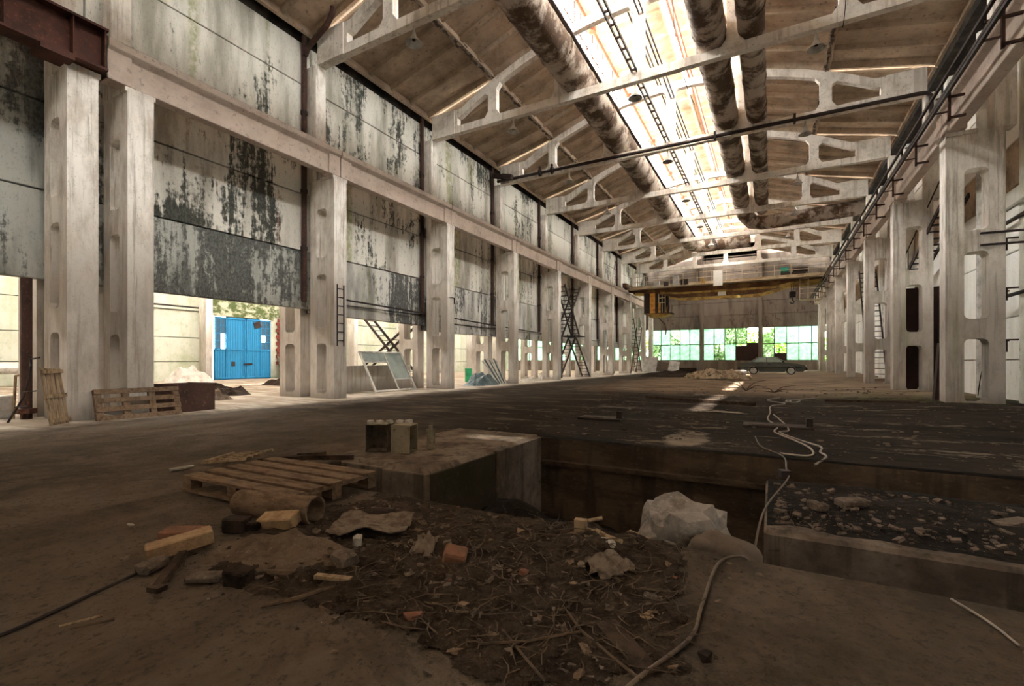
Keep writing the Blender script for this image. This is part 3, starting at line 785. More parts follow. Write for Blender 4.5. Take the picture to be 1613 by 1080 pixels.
# enamel lamps
def lamp(x, y, z, label, drop=.35):
    o = empty('pendant_lamp', (x, y, z)); tag(o, label, 'lamp', 'bell lamps hanging from the trusses')
    mb = MB(); prof = [(.05, .34), (.07, .22), (.13, .14), (.22, .03), (.25, 0)]
    n = 16; vs = []; 
    for r, h in prof: vs += [(r * cos(2 * pi * k / n), r * sin(2 * pi * k / n), h) for k in range(n)]
    fs = [(i * n + k, i * n + (k + 1) % n, (i + 1) * n + (k + 1) % n, (i + 1) * n + k) for i in range(4) for k in range(n)]
    mb.add(vs, fs); s_ = mb.build('lamp_shade', M['galv'], o)
    s_.modifiers.new('solid', 'SOLIDIFY').thickness = .008
    MB().path([(0, 0, .1), (0, 0, .2)], .05, 10).build('bulb', M['darksteel'], o)
    MB().path([(0, 0, .3), (0, 0, .34 + drop)], .03, 8).build('stem', M['galv'], o)
LY = [('left', -9.1), ('middle', -4.3), ('right', 1.2)]
for k in range(1, 7):
    for nm_, x in LY:
        if k == 1 and nm_ != 'left': continue
        lamp(x + random.uniform(-.1, .1), TY(k) - .0, 10.52, 'grey bell lamp under the %s truss, %s of the hall' % (ORD[k + 1], nm_ + ' side' if nm_ != 'middle' else 'middle'), .22)

# ================================================================ FOREGROUND THINGS
def R3(rx=0, ry=0, rz=0): return Matrix.Rotation(rz, 3, 'Z') @ Matrix.Rotation(ry, 3, 'Y') @ Matrix.Rotation(rx, 3, 'X')
# flat pallet
def pallet(label, loc, rot, m, L=1.2, W=1.0, ntop=5, bw=.142, grp=None, thick=.145):
    o = empty('wooden_pallet', loc, rot); tag(o, label, 'pallet', grp)
    for i in range(ntop):
        y = (W - bw) * i / (ntop - 1)
        MB().box(0, L + random.uniform(-.01, .01), y, y + bw, thick - .024, thick).build('deck_board', m, o, bevel=.003)
    for x in (0, L / 2 - .07, L - .14):
        MB().box(x + .01, x + .13, 0, W, thick - .046, thick - .025).build('stringer_board', m, o)
        for y in (0, W / 2 - .05, W - .1):
            MB().box(x + .005, x + .135, y + .003, y + .1, .023, thick - .047).build('block', m, o)
    for y in (0, W / 2 - .05, W - .1): MB().box(0, L, y, y + .1, 0, .022).build('bottom_board', m, o)
    return o
pallet('wooden pallet lying flat at the left edge of the pit', (-4.70, 2.262, .022), (0, 0, .03), M['wood'], L=1.46, W=.93)
# light metal grate behind the pallet
o = empty('metal_grate', (-5.75, 2.95, .02), (0, -.10, .42)); tag(o, 'light bent metal grate lying behind the flat pallet', 'grate')
for i in range(5): MB().box(0, .55, i * .13, i * .13 + .03, 0, .02).build('slat', M['wood_pale'], o)
for x in (0, .52): MB().box(x, x + .03, 0, .55, .02, .035).build('cross_bar', M['wood_pale'], o)
o = MB().bar((0, 0, 0), (.62, .34, .05), .09, .05).bar((.5, .2, .05), (.9, .6, .02), .05, .05).bar((.3, .3, .04), (.75, .3, .1), .05, .04).build('charred_sticks', M['wood_dark'], None, (-5.25, 3.35, .04)); stuff(tag(o, 'charred broken sticks heaped behind the flat pallet', 'sticks'))
# clay pipe
o = MB()
n = 28; L = .70
for rr, xs0 in ((.1, (0, L)),):
    vs = [(x, r * cos(2 * pi * k / n), r * sin(2 * pi * k / n)) for r, x in ((.096, 0), (.099, L * .8), (.106, L), (.088, L), (.082, .02)) for k in range(n)]
    fs = [(i * n + k, i * n + (k + 1) % n, (i + 1) * n + (k + 1) % n, (i + 1) * n + k) for i in range(4) for k in range(n)]
o.add(vs, fs); o = o.build('clay_pipe', M['brick_pale'], None, (-3.58, 2.13, .118), .20, smooth=True); tag(o, 'short thick ceramic pipe lying in front of the pallet', 'pipe')
o.data.materials[0] = M['wood']; 
def brick(label, c, sz, rot, m, grp=None, name='brick'):
    o = MB().cbox((0, 0, 0), sz).build(name, m, None, c, rot, bevel=.008); tag(o, label, 'brick' if 'brick' in name else 'block', grp); return o
brick('orange clay brick lying farthest left in the rubble', (-3.42, 1.66, .05), (.26, .13, .075), (0, .04, .62), M['brick_red'])
brick('long yellowish firebrick propped on a stone at the left of the rubble', (-3.17, 1.515, .085), (.34, .13, .085), (0, -.12, 1.18), M['brick_pale'])
brick('pale firebrick lying against the ceramic pipe', (-3.02, 2.07, .085), (.27, .125, .09), (.28, -.1, .36), M['brick_pale'])
o = MB().rock((0, 0, 0), (.15, .1, .06), 3, 2).build('stone', M['stone'], None, (-3.09, 1.33, .04)); tag(o, 'flat grey stone at the left end of the long firebrick', 'stone')
o = MB().cbox((0, 0, .03), (.16, .1, .1)).cbox((.11, .03, .01), (.1, .09, .07)).build('broken_block', M['dark_stone'], None, (-3.22, 1.89, .05), .4, bevel=.01); stuff(tag(o, 'dark broken block between the orange brick and the pipe', 'block'))
o = MB().bar((0, 0, 0), (-.10, .36, .03), .04, .03).bar((-.02, -.01, .0), (.06, -.05, .01), .05, .025).build('splintered_stick', M['wood_dark'], None, (-2.78, 1.22, .035), .55); stuff(tag(o, 'splintered stick pointing down left from the long firebrick', 'stick'))
brick('small dark chunk lying upright in the front of the rubble', (-2.47, 1.46, .06), (.13, .09, .1), (.2, .1, .3), M['dark_stone'], name='block')
brick('thin grey slab piece left of the upright dark chunk', (-2.68, 1.40, .035), (.17, .09, .035), (0, .1, .8), M['stone'], name='block')
o = MB().path([(0, 0, 0), (.14, .02, .015), (.3, .12, .01)], [.016, .02, .012], 6).build('stick', M['twig'], None, (-2.47, 1.6, .03)); tag(o, 'brown thick twig lying right of the upright dark chunk', 'stick')
o = MB().path([(0, 0, 0), (.12, .11, .02), (.2, .27, .03)], [.009, .012, .008], 6).build('stick', M['twig'], None, (-2.15, 1.38, .02)); tag(o, 'thin twig leaning up right below the cement dust', 'stick')
o = MB().bar((0, 0, 0), (.20, .06, 0), .035, .02).build('wood_splinter', M['wood_pale'], None, (-2.14, 1.68, .05)); tag(o, 'pale wooden splinter on the dark rubble', 'splinter')
mb = MB()
for j in range(25):
    for i in range(41):
        x = -3.1 + 1.05 * i / 40; y = 1.48 + .60 * j / 24
        d = ((x + 2.6) / .5) ** 2 + ((y - 1.8 - .12 * (x + 2.6)) / .27) ** 2
        e = max(0, 1 - d)
        mb.v.append((x, y, gz(x, y) - .012 + .045 * e ** .6 + (.012 * noise.noise(Vector((x * 14, y * 14, 0))) if e > 0 else 0)))
for j in range(24):
    for i in range(40):
        a = j * 41 + i; mb.f.append((a, a + 1, a + 42, a + 41))
o = mb.build('cement_dust', M['dust'], None); stuff(tag(o, 'low patch of grey cement dust between the bricks', 'dust'))
# crumpled roofing felt
mb = MB()
for j in range(13):
    for i in range(17):
        u, v = i / 16, j / 12
        mb.v.append((u * .52 - .26, v * .36 - .18, .03 + .035 * noise.noise(Vector((u * 3, v * 3, 9))) + .012 * noise.noise(Vector((u * 14, v * 14, 9))) + .05 * (v - .5) ** 2))
for j in range(12):
    for i in range(16):
        a = j * 17 + i; mb.f.append((a, a + 1, a + 18, a + 17))
o = mb.build('cardboard_sheet', M['rag'], None, (-2.40, 2.34, .055), .55); o.modifiers.new('solid', 'SOLIDIFY').thickness = .006
tag(o, 'crumpled brown sheet of cardboard in the middle of the rubble', 'cardboard')
o = MB().rock((0, 0, 0), (.17, .11, .11), 11, 2).build('stone', M['stone'], None, (-2.14, 1.87, .06)); tag(o, 'rounded grey stone in front of the cardboard sheet', 'stone')
o = MB().rock((0, 0, 0), (.07, .055, .09), 5, 1).build('plaster_scrap', M['white_junk'], None, (-2.24, 2.06, .09)); tag(o, 'whitish plaster scrap at the corner of the cardboard sheet', 'scrap')
o = MB().cbox((0, 0, 0), (.13, .11, .11), R3(.3, .2, .5)).build('brick', M['brick_red'], None, (-1.58, 2.17, .08), bevel=.012); tag(o, 'broken half brick standing in the middle of the rubble', 'brick')
o = MB().rock((0, 0, 0), (.085, .06, .05), 8, 1).build('brick_chip', M['cone'], None, (-1.43, 1.65, .03)); tag(o, 'orange brick chip at the front left of the rubble', 'brick')
o = MB().rock((0, 0, 0), (.05, .04, .035), 9, 1).build('brick_chip', M['cone'], None, (-1.15, 2.2, .08)); tag(o, 'small orange brick chip in the middle right of the rubble', 'brick')
o = MB().path([(0, 0, 0), (.16, 0, 0)], .035, 10).build('can', M['darksteel'], None, (-2.66, 2.62, .05), .3); tag(o, 'dark tin can near the edge of the pit', 'can')
def rag(label, c, sz, seed, rz):
    mb = MB(); n1 = 18
    for j in range(n1):
        for i in range(n1):
            u, v = i / (n1 - 1) - .5, j / (n1 - 1) - .5
            f = noise.noise(Vector((u * 4, v * 4, seed)))
            mb.v.append((u * sz[0] * (1 + .35 * noise.noise(Vector((v * 5, seed, 0)))), v * sz[1] * (1 + .4 * noise.noise(Vector((u * 5, seed, 3)))), max(.004, .5 * sz[2] * (1.1 - 2.6 * (u * u + v * v)) + sz[2] * .9 * f)))
    for j in range(n1 - 1):
        for i in range(n1 - 1):
            a = j * n1 + i; mb.f.append((a, a + 1, a + n1 + 1, a + n1))
    o = mb.build('rag', M['rag'], None, c, rz, smooth=True); o.modifiers.new('solid', 'SOLIDIFY').thickness = .006
    return tag(o, label, 'rag')
rag('grey crumpled rag on the rubble right of the cardboard sheet', (-1.87, 2.25, .05), (.14, .34, .08), 4, .5)
rag('crumpled tan rag near the right end of the rubble', (-.80, 2.52, .06), (.22, .26, .09), 8, -.4)
o = MB().cbox((0, 0, .04), (.085, .05, .085)).build('wooden_bobbin', M['wood_pale'], None, (-1.12, 2.97, .06), .2, bevel=.004); tag(o, 'small square wooden piece with two prongs by the pit edge', 'wood piece')
for d in (-.02, .03): MB().path([(.04, d * .3, .04 + d), (.14, d, .045 + d * 1.6)], .012, 6).build('prong', M['wood_pale'], o)
o = MB().path([(0, 0, 0), (0, 0, .022)], .07, 20).path([(0, 0, .022), (0, 0, .03)], .018, 8).build('round_lid', M['white_junk'], None, (-.90, 2.79, .065), (.12, 0, .2)); tag(o, 'round pinkish lid lying on the rubble near the sacks', 'lid')
o = MB().path([(0, 0, 0), (.1, -.05, -.01), (.19, -.06, -.02)], .014, 7).build('bent_rod', M['wood_pale'], None, (-1.0, 2.93, .1)); tag(o, 'short bent rod behind the round lid', 'rod')
o = MB().cbox((0, 0, 0), (.34, .1, .02), R3(0, .05, -.75)).build('plank_scrap', M['wood_dark'], None, (-.52, 1.90, .03)); tag(o, 'dark plank scrap at the front right of the rubble', 'plank')
o = MB().cbox((0, 0, 0), (.07, .05, .04), R3(.1, .2, .3)).build('stone', M['stone'], None, (-.52, 2.35, .03), bevel=.008); tag(o, 'small squarish grey stone right of the tan rag', 'stone')
o = MB().rock((0, 0, 0), (.09, .07, .03), 21, 1).build('stone', M['brick_pale'], None, (-.5, 2.19, .025)); tag(o, 'flat yellowish stone in front of the squarish grey one', 'stone')
o = MB().rock((0, 0, 0), (.06, .05, .05), 23, 1).build('clod', M['dark_stone'], None, (-.23, 2.0, .03)); tag(o, 'black clod on bare floor right of the rubble', 'clod')
o = MB().rock((0, 0, 0), (.09, .03, .015), 24, 1).build('paper_scrap', M['white_junk'], None, (-4.07, 1.62, .015)); tag(o, 'small white paper scrap alone on the left floor', 'scrap')
o = MB().rock((0, 0, 0), (.24, .08, .03), 25, 2).build('paper_scrap', M['white_junk'], None, (-5.69, 2.74, .025)); tag(o, 'white paper scrap left of the metal grate', 'scrap')
o = MB().path([(-3.10, 1.28, .02), (-3.0, .95, .014), (-2.93, .72, .012), (-2.9, .3, .012)], .009, 6).build('wire_rod', M['darksteel'], None); tag(o, 'thin dark rod running from the stones to the left picture edge', 'rod')
o = MB().path([(0, 0, 0), (.07, .13, .006)], .007, 5).build('twig', M['wood_pale'], None, (-2.78, .84, .018)); tag(o, 'pale straw lying alone at the lower left', 'twig')
o = MB().path([(0, 0, 0), (.1, .12, .006)], .006, 5).build('twig', M['twig'], None, (-2.72, .86, .018)); tag(o, 'brown twig crossing the straw at the lower left', 'twig')

# rubble: chips, crumbs and twigs too many to count
POLY = [(-3.2, 2.0), (-3.25, 2.45), (-2.9, 3.1), (-2.2, 3.13), (-1.35, 3.13), (-.8, 3.13), (-.45, 3.0), (-.40, 2.4), (-.30, 1.85), (-.8, 1.5), (-1.35, 1.55), (-2.0, 1.5), (-2.7, 1.42)]
def inpoly(x, y):
    c = False
    for i in range(len(POLY)):
        (x1, y1), (x2, y2) = POLY[i], POLY[i - 1]
        if (y1 > y) != (y2 > y) and x < (x2 - x1) * (y - y1) / (y2 - y1) + x1: c = not c
    return c
mb = MB(); n1, n2 = 110, 66
for j in range(n2 + 1):
    for i in range(n1 + 1):
        x = -3.5 + 3.45 * i / n1; y = 1.3 + 1.83 * j / n2
        mb.v.append((x, y, gz(x, y) + .010 + .014 * noise.noise(Vector((x * 17, y * 17, 3))) + .008 * noise.noise(Vector((x * 40, y * 40, 3)))))
for j in range(n2):
    for i in range(n1):
        x = -3.5 + 3.45 * (i + .5) / n1; y = 1.3 + 1.83 * (j + .5) / n2
        q = .10 * noise.noise(Vector((x * 7, y * 7, 0)))
        q2 = .10 * noise.noise(Vector((x * 7, y * 7, 8)))
        if not inpoly(x + q, y + q2) and y < 3.0: continue
        if y >= 3.0 and not (-3.1 < x < -.5): continue
        a = j * (n1 + 1) + i; mb.f.append((a, a + 1, a + n1 + 2, a + n1 + 1))
M['soil_layer'] = plain('dark_brown_soil', lin('4b3d31'), lin('2f261f'), (7, 7, 7), .4, .62, 1, spec=lin('6a5a4a'), bs=1, bd=.03)
o = mb.build('soil_layer', M['soil_layer'], None); stuff(tag(o, 'thin layer of dark brown soil under the rubble by the pit', 'soil'))
CH = MB(); CHM = []; CHS = []
def chips(mat, count, smin, smax, fade=.12, seed=1, flat=.5):
    rnd = random.Random(seed); k = 0; CHS.append(mat)
    while k < count:
        x, y = rnd.uniform(-3.5, -.05), rnd.uniform(1.3, 3.14)
        if not inpoly(x, y):
            if rnd.random() > fade: continue
        elif noise.noise(Vector((x * 2.2, y * 2.2, seed))) < -.05 and rnd.random() < .8: continue
        if ((x + 2.6) / .45) ** 2 + ((y - 1.8) / .25) ** 2 < 1 and rnd.random() < .85: continue
        s = smin + (smax - smin) * rnd.random() ** 5
        mb_ = [Vector((rnd.uniform(.55, 1) * a * s / 2, rnd.uniform(.4, 1) * b * s / 2, rnd.uniform(.5, 1) * c * s * flat / 2)) for c in (-1, 1) for b in (-1, 1) for a in (-1, 1)]
        r = R3(rnd.uniform(-.5, .5), rnd.uniform(-.5, .5), rnd.uniform(0, 6.3))
        o = Vector((x, y, gz(x, y) + s * .08))
        CH.add([r @ v + o for v in mb_], [(0, 2, 3, 1), (4, 5, 7, 6), (0, 1, 5, 4), (2, 6, 7, 3), (0, 4, 6, 2), (1, 3, 7, 5)])
        CHM.extend([len(CHS) - 1] * 6); k += 1
M['soil'] = plain('brown_soil_crumb', lin('453a30'), lin('2f261f'), (9, 9, 9), .4, .65, 1)
chips(M['soil'], 11000, .003, .024, .03, 3)
chips(M['soil_layer'], 2500, .006, .05, .03, 13, .35)
chips(M['stone'], 1900, .004, .06, .04, 4, .35)
chips(M['wood'], 600, .012, .08, .05, 5, .2)
chips(M['white_junk'], 140, .005, .018, .1, 6)
chips(M['cone'], 90, .006, .035, .1, 7)
o = CH.build('rubble_chips', CHS[0], None)
for m_ in CHS[1:]: o.data.materials.append(m_)
o.data.polygons.foreach_set('material_index', CHM)
stuff(tag(o, 'dark earth crumbs and stone chips spread over the rubble field by the pit', 'rubble'))
rnd = random.Random(5); mb = MB(); k = 0
while k < 520:
    x, y = rnd.uniform(-2.4, -.25), rnd.uniform(1.3, 3.0)
    if not inpoly(x, y) or rnd.random() > .35 + .65 * sm(x, -2.2, -1.0): continue
    a = rnd.uniform(0, 6.3); L = .04 + .22 * rnd.random() ** 2; z = gz(x, y) + .012
    mb.path([(x, y, z), (x + cos(a) * L * .5, y + sin(a) * L * .5, z + rnd.uniform(0, .02)), (x + cos(a + .2) * L, y + sin(a + .2) * L, z + rnd.uniform(-.005, .03))], [.0035, .003, .0015], 4); k += 1
o = mb.build('dry_twigs', M['twig'], None); stuff(tag(o, 'tangle of dry twigs on the right half of the rubble field', 'twigs'))
for i, (p, lb) in enumerate((([(-.95, 2.12), (-.72, 1.92), (-.42, 1.72)], 'longest dry twig slanting across the lower rubble'), ([(-1.05, 1.62), (-.88, 1.72), (-.72, 1.9)], 'dark twig rising from the lower picture edge'), ([(-1.02, 1.75), (-.86, 1.64), (-.72, 1.55)], 'light twig near the lower picture edge'))):
    o = MB().path([(a, b, gz(a, b) + .02) for a, b in p], .006, 5).build('twig', M['twig'], None); tag(o, lb, 'twig')
# small litter on the right block
rnd = random.Random(9); mb = MB()
for k in range(1500):
    x = .05 + 4.5 * rnd.random() ** 1.3; y = 4.15 + 1.4 * rnd.random() ** 1.1; s = .006 + .06 * rnd.random() ** 5
    mb.cbox((x, y, -.055 + .03 * sm(x, 0, 3)), (s, s * .7, s * .35), R3(rnd.uniform(-.4, .4), rnd.uniform(-.4, .4), rnd.uniform(0, 6)))
o = mb.build('litter_chips', M['stone'], None); stuff(tag(o, 'small grey chips strewn on the soil of the right block', 'litter'))
for i, (x, y, sx, sy, lb) in enumerate(((.62, 5.0, .24, .16, 'larger grey lump of mortar on the right block'), (.35, 4.75, .16, .10, 'smaller lump left on the right block near its edge'), (1.62, 5.0, .34, .12, 'pale torn paper strip on the black soil of the right block'))):
    o = MB().rock((0, 0, 0), (sx, sy, .07 if i < 2 else .03), 30 + i, 2).build('mortar_lump' if i < 2 else 'paper_strip', M['stone'], None, (x, y, -.03), -.2); tag(o, lb, 'lump' if i < 2 else 'paper')

# sacks in the pit
def sack(label, c, sz, rot, m, seed, cr=.10):
    bm = bmesh.new(); bmesh.ops.create_icosphere(bm, subdivisions=3 if cr > .2 else 4, radius=1); mb = MB(); r = R3(*rot)
    for v in bm.verts:
        p = v.co; q = Vector([math.copysign(abs(a) ** .72, a) for a in p])
        d = 1 + cr * noise.noise(p * 2.1 + Vector((seed, 0, 0))) - cr * .9 * abs(noise.noise(p * 3.4 + Vector((0, seed, 0)))) + .03 * noise.noise(p * 9)
        mb.v.append(r @ Vector((q.x * sz[0] * d, q.y * sz[1] * d, q.z * sz[2] * d)))
    mb.f = [tuple(v.index for v in f.verts) for f in bm.faces]; bm.free()
    o = mb.build('sack', m, None, c, 0, smooth=False); 
    for i_, p_ in enumerate(o.data.polygons): p_.use_smooth = cr < .2
    return tag(o, label, 'sack')
sack('big crumpled white plastic sack sticking out of the pit', (-.62, 3.78, -.23), (.35, .30, .37), (.1, .25, .3), M['sack'], 3, .32)
sack('smooth dusty tan sack leaning in front of the white one', (-.34, 3.58, -.34), (.30, .22, .34), (0, .5, .1), M['sack2'], 8, .12)
o = MB().bar((0, 0, 0), (.16, -.05, -.02), .05, .015).build('wood_splinter', M['wood_pale'], None, (-.86, 3.20, .03)); tag(o, 'pale splinter lying at the foot of the white sack', 'splinter')

# metal boxes on the left block
def openbox(label, loc, rz, sx, sy, sz, m, open_side, inner):
    o = empty('metal_box', loc, rz); tag(o, label, 'box'); t = .012
    P = {'left': (0, t, 0, sy, 0, sz), 'right': (sx - t, sx, 0, sy, 0, sz), 'front': (t, sx - t, 0, t, 0, sz), 'back': (t, sx - t, sy - t, sy, 0, sz), 'bottom': (t, sx - t, t, sy - t, 0, t), 'top': (t, sx - t, t, sy - t, sz - t, sz)}
    for k, b in P.items():
        if k == open_side: continue
        MB().box(*b).build(k + '_panel', m, o)
    f = MB()
    return o
openbox('open grey metal box lying on its side at the left on the pit block', (-4.60, 4.36, .03), .42, .30, .26, .36, M['galv'], 'front', 0).children[0]
M['boxpaint'] = plain('flaking_cream_paint', lin('8f8570'), lin('746a58'), (3, 3, 3), spec=lin('4a2a1c'))
for c in bpy.data.objects:
    if c.parent and c.parent.name == 'metal_box': c.data.materials[0] = M['stone'] if 'top' not in c.name else M['boxpaint']
openbox('cream metal box with flaking rusty paint beside the open one', (-4.26, 4.47, .03), .30, .27, .26, .36, M['boxpaint'], 'right', 0)
o = MB().path([(0, 0, 0), (0, 0, .26)], .06, 10).path([(0, 0, .26), (0, 0, .31)], .03, 8).build('canister', M['boxpaint'], None, (-4.02, 4.98, .03)); tag(o, 'small pale canister standing behind the cream metal box', 'canister')
mb = MB()
for i in range(5): mb.rock((.12 * i - .3, .03 * i, .0), (.10, .09, .06), i + 40, 1)
o = mb.build('crumbs', M['white_junk'], None, (-4.33, 4.58, .405), .4); stuff(tag(o, 'pale crumbs lying on top of the two metal boxes', 'crumbs'))

# cables and strings
def cable(label, pts, r, m=None):
    P = [Vector(p) for p in pts]; q = []
    for i in range(len(P) - 1):
        p0, p1, p2, p3 = P[max(i - 1, 0)], P[i], P[i + 1], P[min(i + 2, len(P) - 1)]
        for k in range(6):
            t = k / 6; q.append(.5 * ((2 * p1) + (-p0 + p2) * t + (2 * p0 - 5 * p1 + 4 * p2 - p3) * t * t + (-p0 + 3 * p1 - 3 * p2 + p3) * t ** 3))
    q.append(P[-1])
    return tag(MB().path(q, r, 6).build('cable', m or M['cable'], None, smooth=True), label, 'cable')
F = lambda x, y, d=.02: (x, y, gz(x, y) + d)
cable('long thin cable hanging over the pit corner and running to the lower picture edge', [(-.22, 8.25, .03), (-.12, 7.3, .03), (.13, 6.72, .02), (.15, 6.08, .0), (.16, 5.75, -.03), (-.02, 4.6, -.02), (-.085, 4.06, -.08), (-.12, 3.75, -.30), (-.11, 3.35, -.10), (-.16, 3.12, .03), F(-.27, 2.94), F(-.29, 2.38), F(-.30, 2.1), F(-.43, 1.72), F(-.5, 1.5)], .0085, M['cable_dark'])
cable('thick pale cable loop winding over the dark floor behind the pit', [F(.25, 17.5), F(-.1, 16.0), F(.35, 15.2), F(0, 14.1), F(-.02, 12.4), F(-.06, 10.9), F(.10, 9.8), F(.05, 9.0), F(.30, 8.2), F(.46, 7.6), F(.47, 7.1), F(.36, 6.92), F(.10, 6.95)], .014)
cable('second pale cable lying right of the thick loop', [F(.05, 12.0), F(.22, 10.2), F(.26, 9.3), F(.12, 9.0), F(.4, 8.2), F(.6, 7.75), F(.56, 7.3), F(.6, 6.98), (.47, 6.76, -.05)], .014)
cable('pale looped cable end farther back on the dark floor', [F(.3, 15.4), F(.5, 15.9), F(.42, 16.8), F(.75, 16.6), F(.6, 15.6), F(.4, 16.1), F(1.2, 17.4)], .02)
o = MB().cbox((0, 0, 0), (.10, .10, .08)).build('cable_plug', M['darksteel'], None, (.13, 5.88, -.02), .3); tag(o, 'dark plug block at the corner of the right block under the thin cable', 'plug')
cable('thin pale string on the floor at the right lower edge', [F(.78, 3.08), F(.86, 2.9), F(.9, 2.72)], .006)
for i, (x, y, sx, lb) in enumerate(((-3.55, 9.2, .9, 'low dark metal hatch left of the middle behind the pit'), (-.45, 9.6, 1.1, 'low dark metal hatch right behind the pit'))):
    o = MB().box(0, sx, 0, .5, 0, .05).build('metal_hatch', M['darksteel'], None, (x, y, -.01), .05, bevel=.01); tag(o, lb, 'hatch')
    MB().box(.1, sx * .6, .05, .09, .05, .065).build('hatch_rib', M['stone'], o)
    MB().box(sx - .1, sx, .1, .2, .05, .2).build('hatch_post', M['darksteel'], o)

# ================================================================ LEFT SIDE THINGS
def slat_stand(label, loc, rz, lean, W, H, nv, m, nh=3, name='wooden_pallet', cat='pallet', vertical=True):
    """slats leaning back; local X along the width, leaning towards +Y"""
    o = empty(name, loc, (-lean, 0, rz)); tag(o, label, cat)
    if vertical:
        for i in range(nv):
            x = (W - .075) * i / (nv - 1); MB().box(x, x + .07, .03, .05, 0, H * random.uniform(.96, 1)).build('slat', m, o)
        for j in range(nh):
            z = .05 + (H - .18) * j / (nh - 1); MB().box(-.02, W + .02, 0, .028, z, z + .07).build('cross_board', m, o)
    else:
        for j in range(nh):
            z = (H - .1) * j / (nh - 1); MB().box(0, W, 0, .022, z, z + .1).build('slat', m, o)
        for i in range(nv):
            x = (W - .12) * i / (nv - 1); MB().box(x, x + .12, .024, .10, -.0, H).build('stringer_board', m, o)
    return o
slat_stand('narrow pale slatted pallet leaning against the nearest left column', (-11.72, 3.45, 0), 2.35, .14, .55, 1.12, 5, M['wood_pale'])
slat_stand('long weathered pallet leaning sideways on the two nearest left columns', (-11.83, 4.15, 0), pi / 2 - .0, .28, 1.55, .66, 4, M['wood'], 4, vertical=False)
for o in bpy.data.objects:
    pass
o = empty('rusty_bin', (-12.72, 6.15, 0), .12); tag(o, 'dark rusty steel bin beside the long leaning pallet', 'bin')
for b in ((-.5, .5, -.45, -.42, 0, .66), (-.5, .5, .42, .45, 0, .66), (-.5, -.47, -.42, .42, 0, .66), (.47, .5, -.42, .42, 0, .66), (-.47, .47, -.42, .42, .02, .05)): MB().box(*b).build('bin_panel', M['drain'], o)
MB().box(-.53, .53, -.48, -.45, .60, .67).box(-.53, .53, .45, .48, .60, .67).build('rim', M['rust'], o)
o = MB().cbox((0, 0, .24), (.42, .4, .48)).build('concrete_cube', M['galv'], None, (-14.3, 3.32, 0), .2, bevel=.02); tag(o, 'pale concrete cube at the left picture edge beside the standing pipe', 'block')
o = MB().path([(0, 0, 0), (.05, .02, .9)], .025, 6).path([(.05, .02, .9), (.25, .1, .93)], .025, 6).build('pump_handle', M['wood_pale'], None, (-13.98, 3.5, 0)); tag(o, 'crooked pale rod standing between the cube and the standing pipe', 'rod')
o = MB().path([(0, 0, 0), (.1, .2, .5), (.1, .3, 1.1)], .02, 6).path([(.1, .3, 1.1), (-.1, .35, 1.25), (.2, .4, 1.28)], .02, 6).path([(.0, .1, .3), (.3, .2, .32)], .015, 6).path([(.08, .2, .6), (.36, .3, .62)], .015, 6).build('metal_stand', M['darksteel'], None, (-13.1, 3.2, 0)); tag(o, 'thin dark metal stand leaning left of the slatted pallet', 'stand')
def heapmesh(sz, seed, n=24, a=.25, pw=1.0):
    mb = MB()
    for j in range(n + 1):
        for i in range(n + 1):
            u, v = i / n * 2 - 1, j / n * 2 - 1; d = max(0, 1 - (u * u + v * v) ** pw)
            mb.v.append((u * sz[0], v * sz[1], sz[2] * d ** .8 * (1 + a * 2 * noise.noise(Vector((u * 3, v * 3, seed)))) + (a * .25 * sz[2] * noise.noise(Vector((u * 11, v * 11, seed))) if d > 0 else 0)))
    for j in range(n):
        for i in range(n):
            k = j * (n + 1) + i; mb.f.append((k, k + 1, k + n + 2, k + n + 1))
    return mb
o = heapmesh((1.2, 1.1, .75), 3, 26, .35).build('plastic_sheet_heap', M['white_cloth'], None, (-26.2, 12.9, .02)); tag(o, 'heap of crumpled white plastic sheet left of the blue gate', 'plastic sheet')
slat_stand('wooden crate frame leaning behind the column right of the blue gate', (-15.75, 11.15, 0), .55, .3, 1.05, 1.15, 4, M['wood_pale'], 2, 'slatted_crate', 'crate')
for i in range(3):
    o = MB().box(0, .06, 0, .25, 0, 1.7).build('grey_board', M['stone'], None, (-31.05, 21.5 + i * .28, 0), (0, -.35, 0)); tag(o, '%s grey board leaning on the wall right of the blue gate' % ORD[i], 'board')
# low wall and large window frame
o = MB().box(-14.5, -14.28, 11.2, 16.25, 0, 1.05).build('low_wall', M['column'], None, bevel=.02); tag(o, 'low concrete wall behind the large leaning window frame', 'low wall')
o = empty('window_sash', (-13.15, 12.95, .02), (0, -.52, 0)); tag(o, 'large pale window frame leaning on the low wall, one pane missing', 'window frame')
Wf, Hf = 2.35, 1.80
for n_, b in (('stile', (0, .06, 0, .08, 0, Hf)), ('stile', (0, .06, Wf - .08, Wf, 0, Hf)), ('rail', (0, .06, .08, Wf - .08, 0, .07)), ('rail', (0, .06, .08, Wf - .08, Hf - .07, Hf)), ('mullion', (.01, .05, Wf * .55, Wf * .55 + .05, .07, Hf - .07)), ('glazing_bar', (.01, .04, .08, Wf * .55, 1.3, 1.34)), ('glazing_bar', (.01, .04, Wf * .55 + .05, Wf - .08, .5, .54))):
    MB().box(*b).build(n_, M['galv'], o)
M['pane_d'] = plain('dusty_pane', lin('9aa39c'), lin('7e8883'), (2, 2, 2), rough=.35, bs=.02)
for b in ((.02, .03, .08, Wf * .55, 1.34, Hf - .07), (.02, .03, Wf * .55 + .05, Wf - .08, .54, Hf - .07)): MB().box(*b).build('pane', M['pane_d'], o)
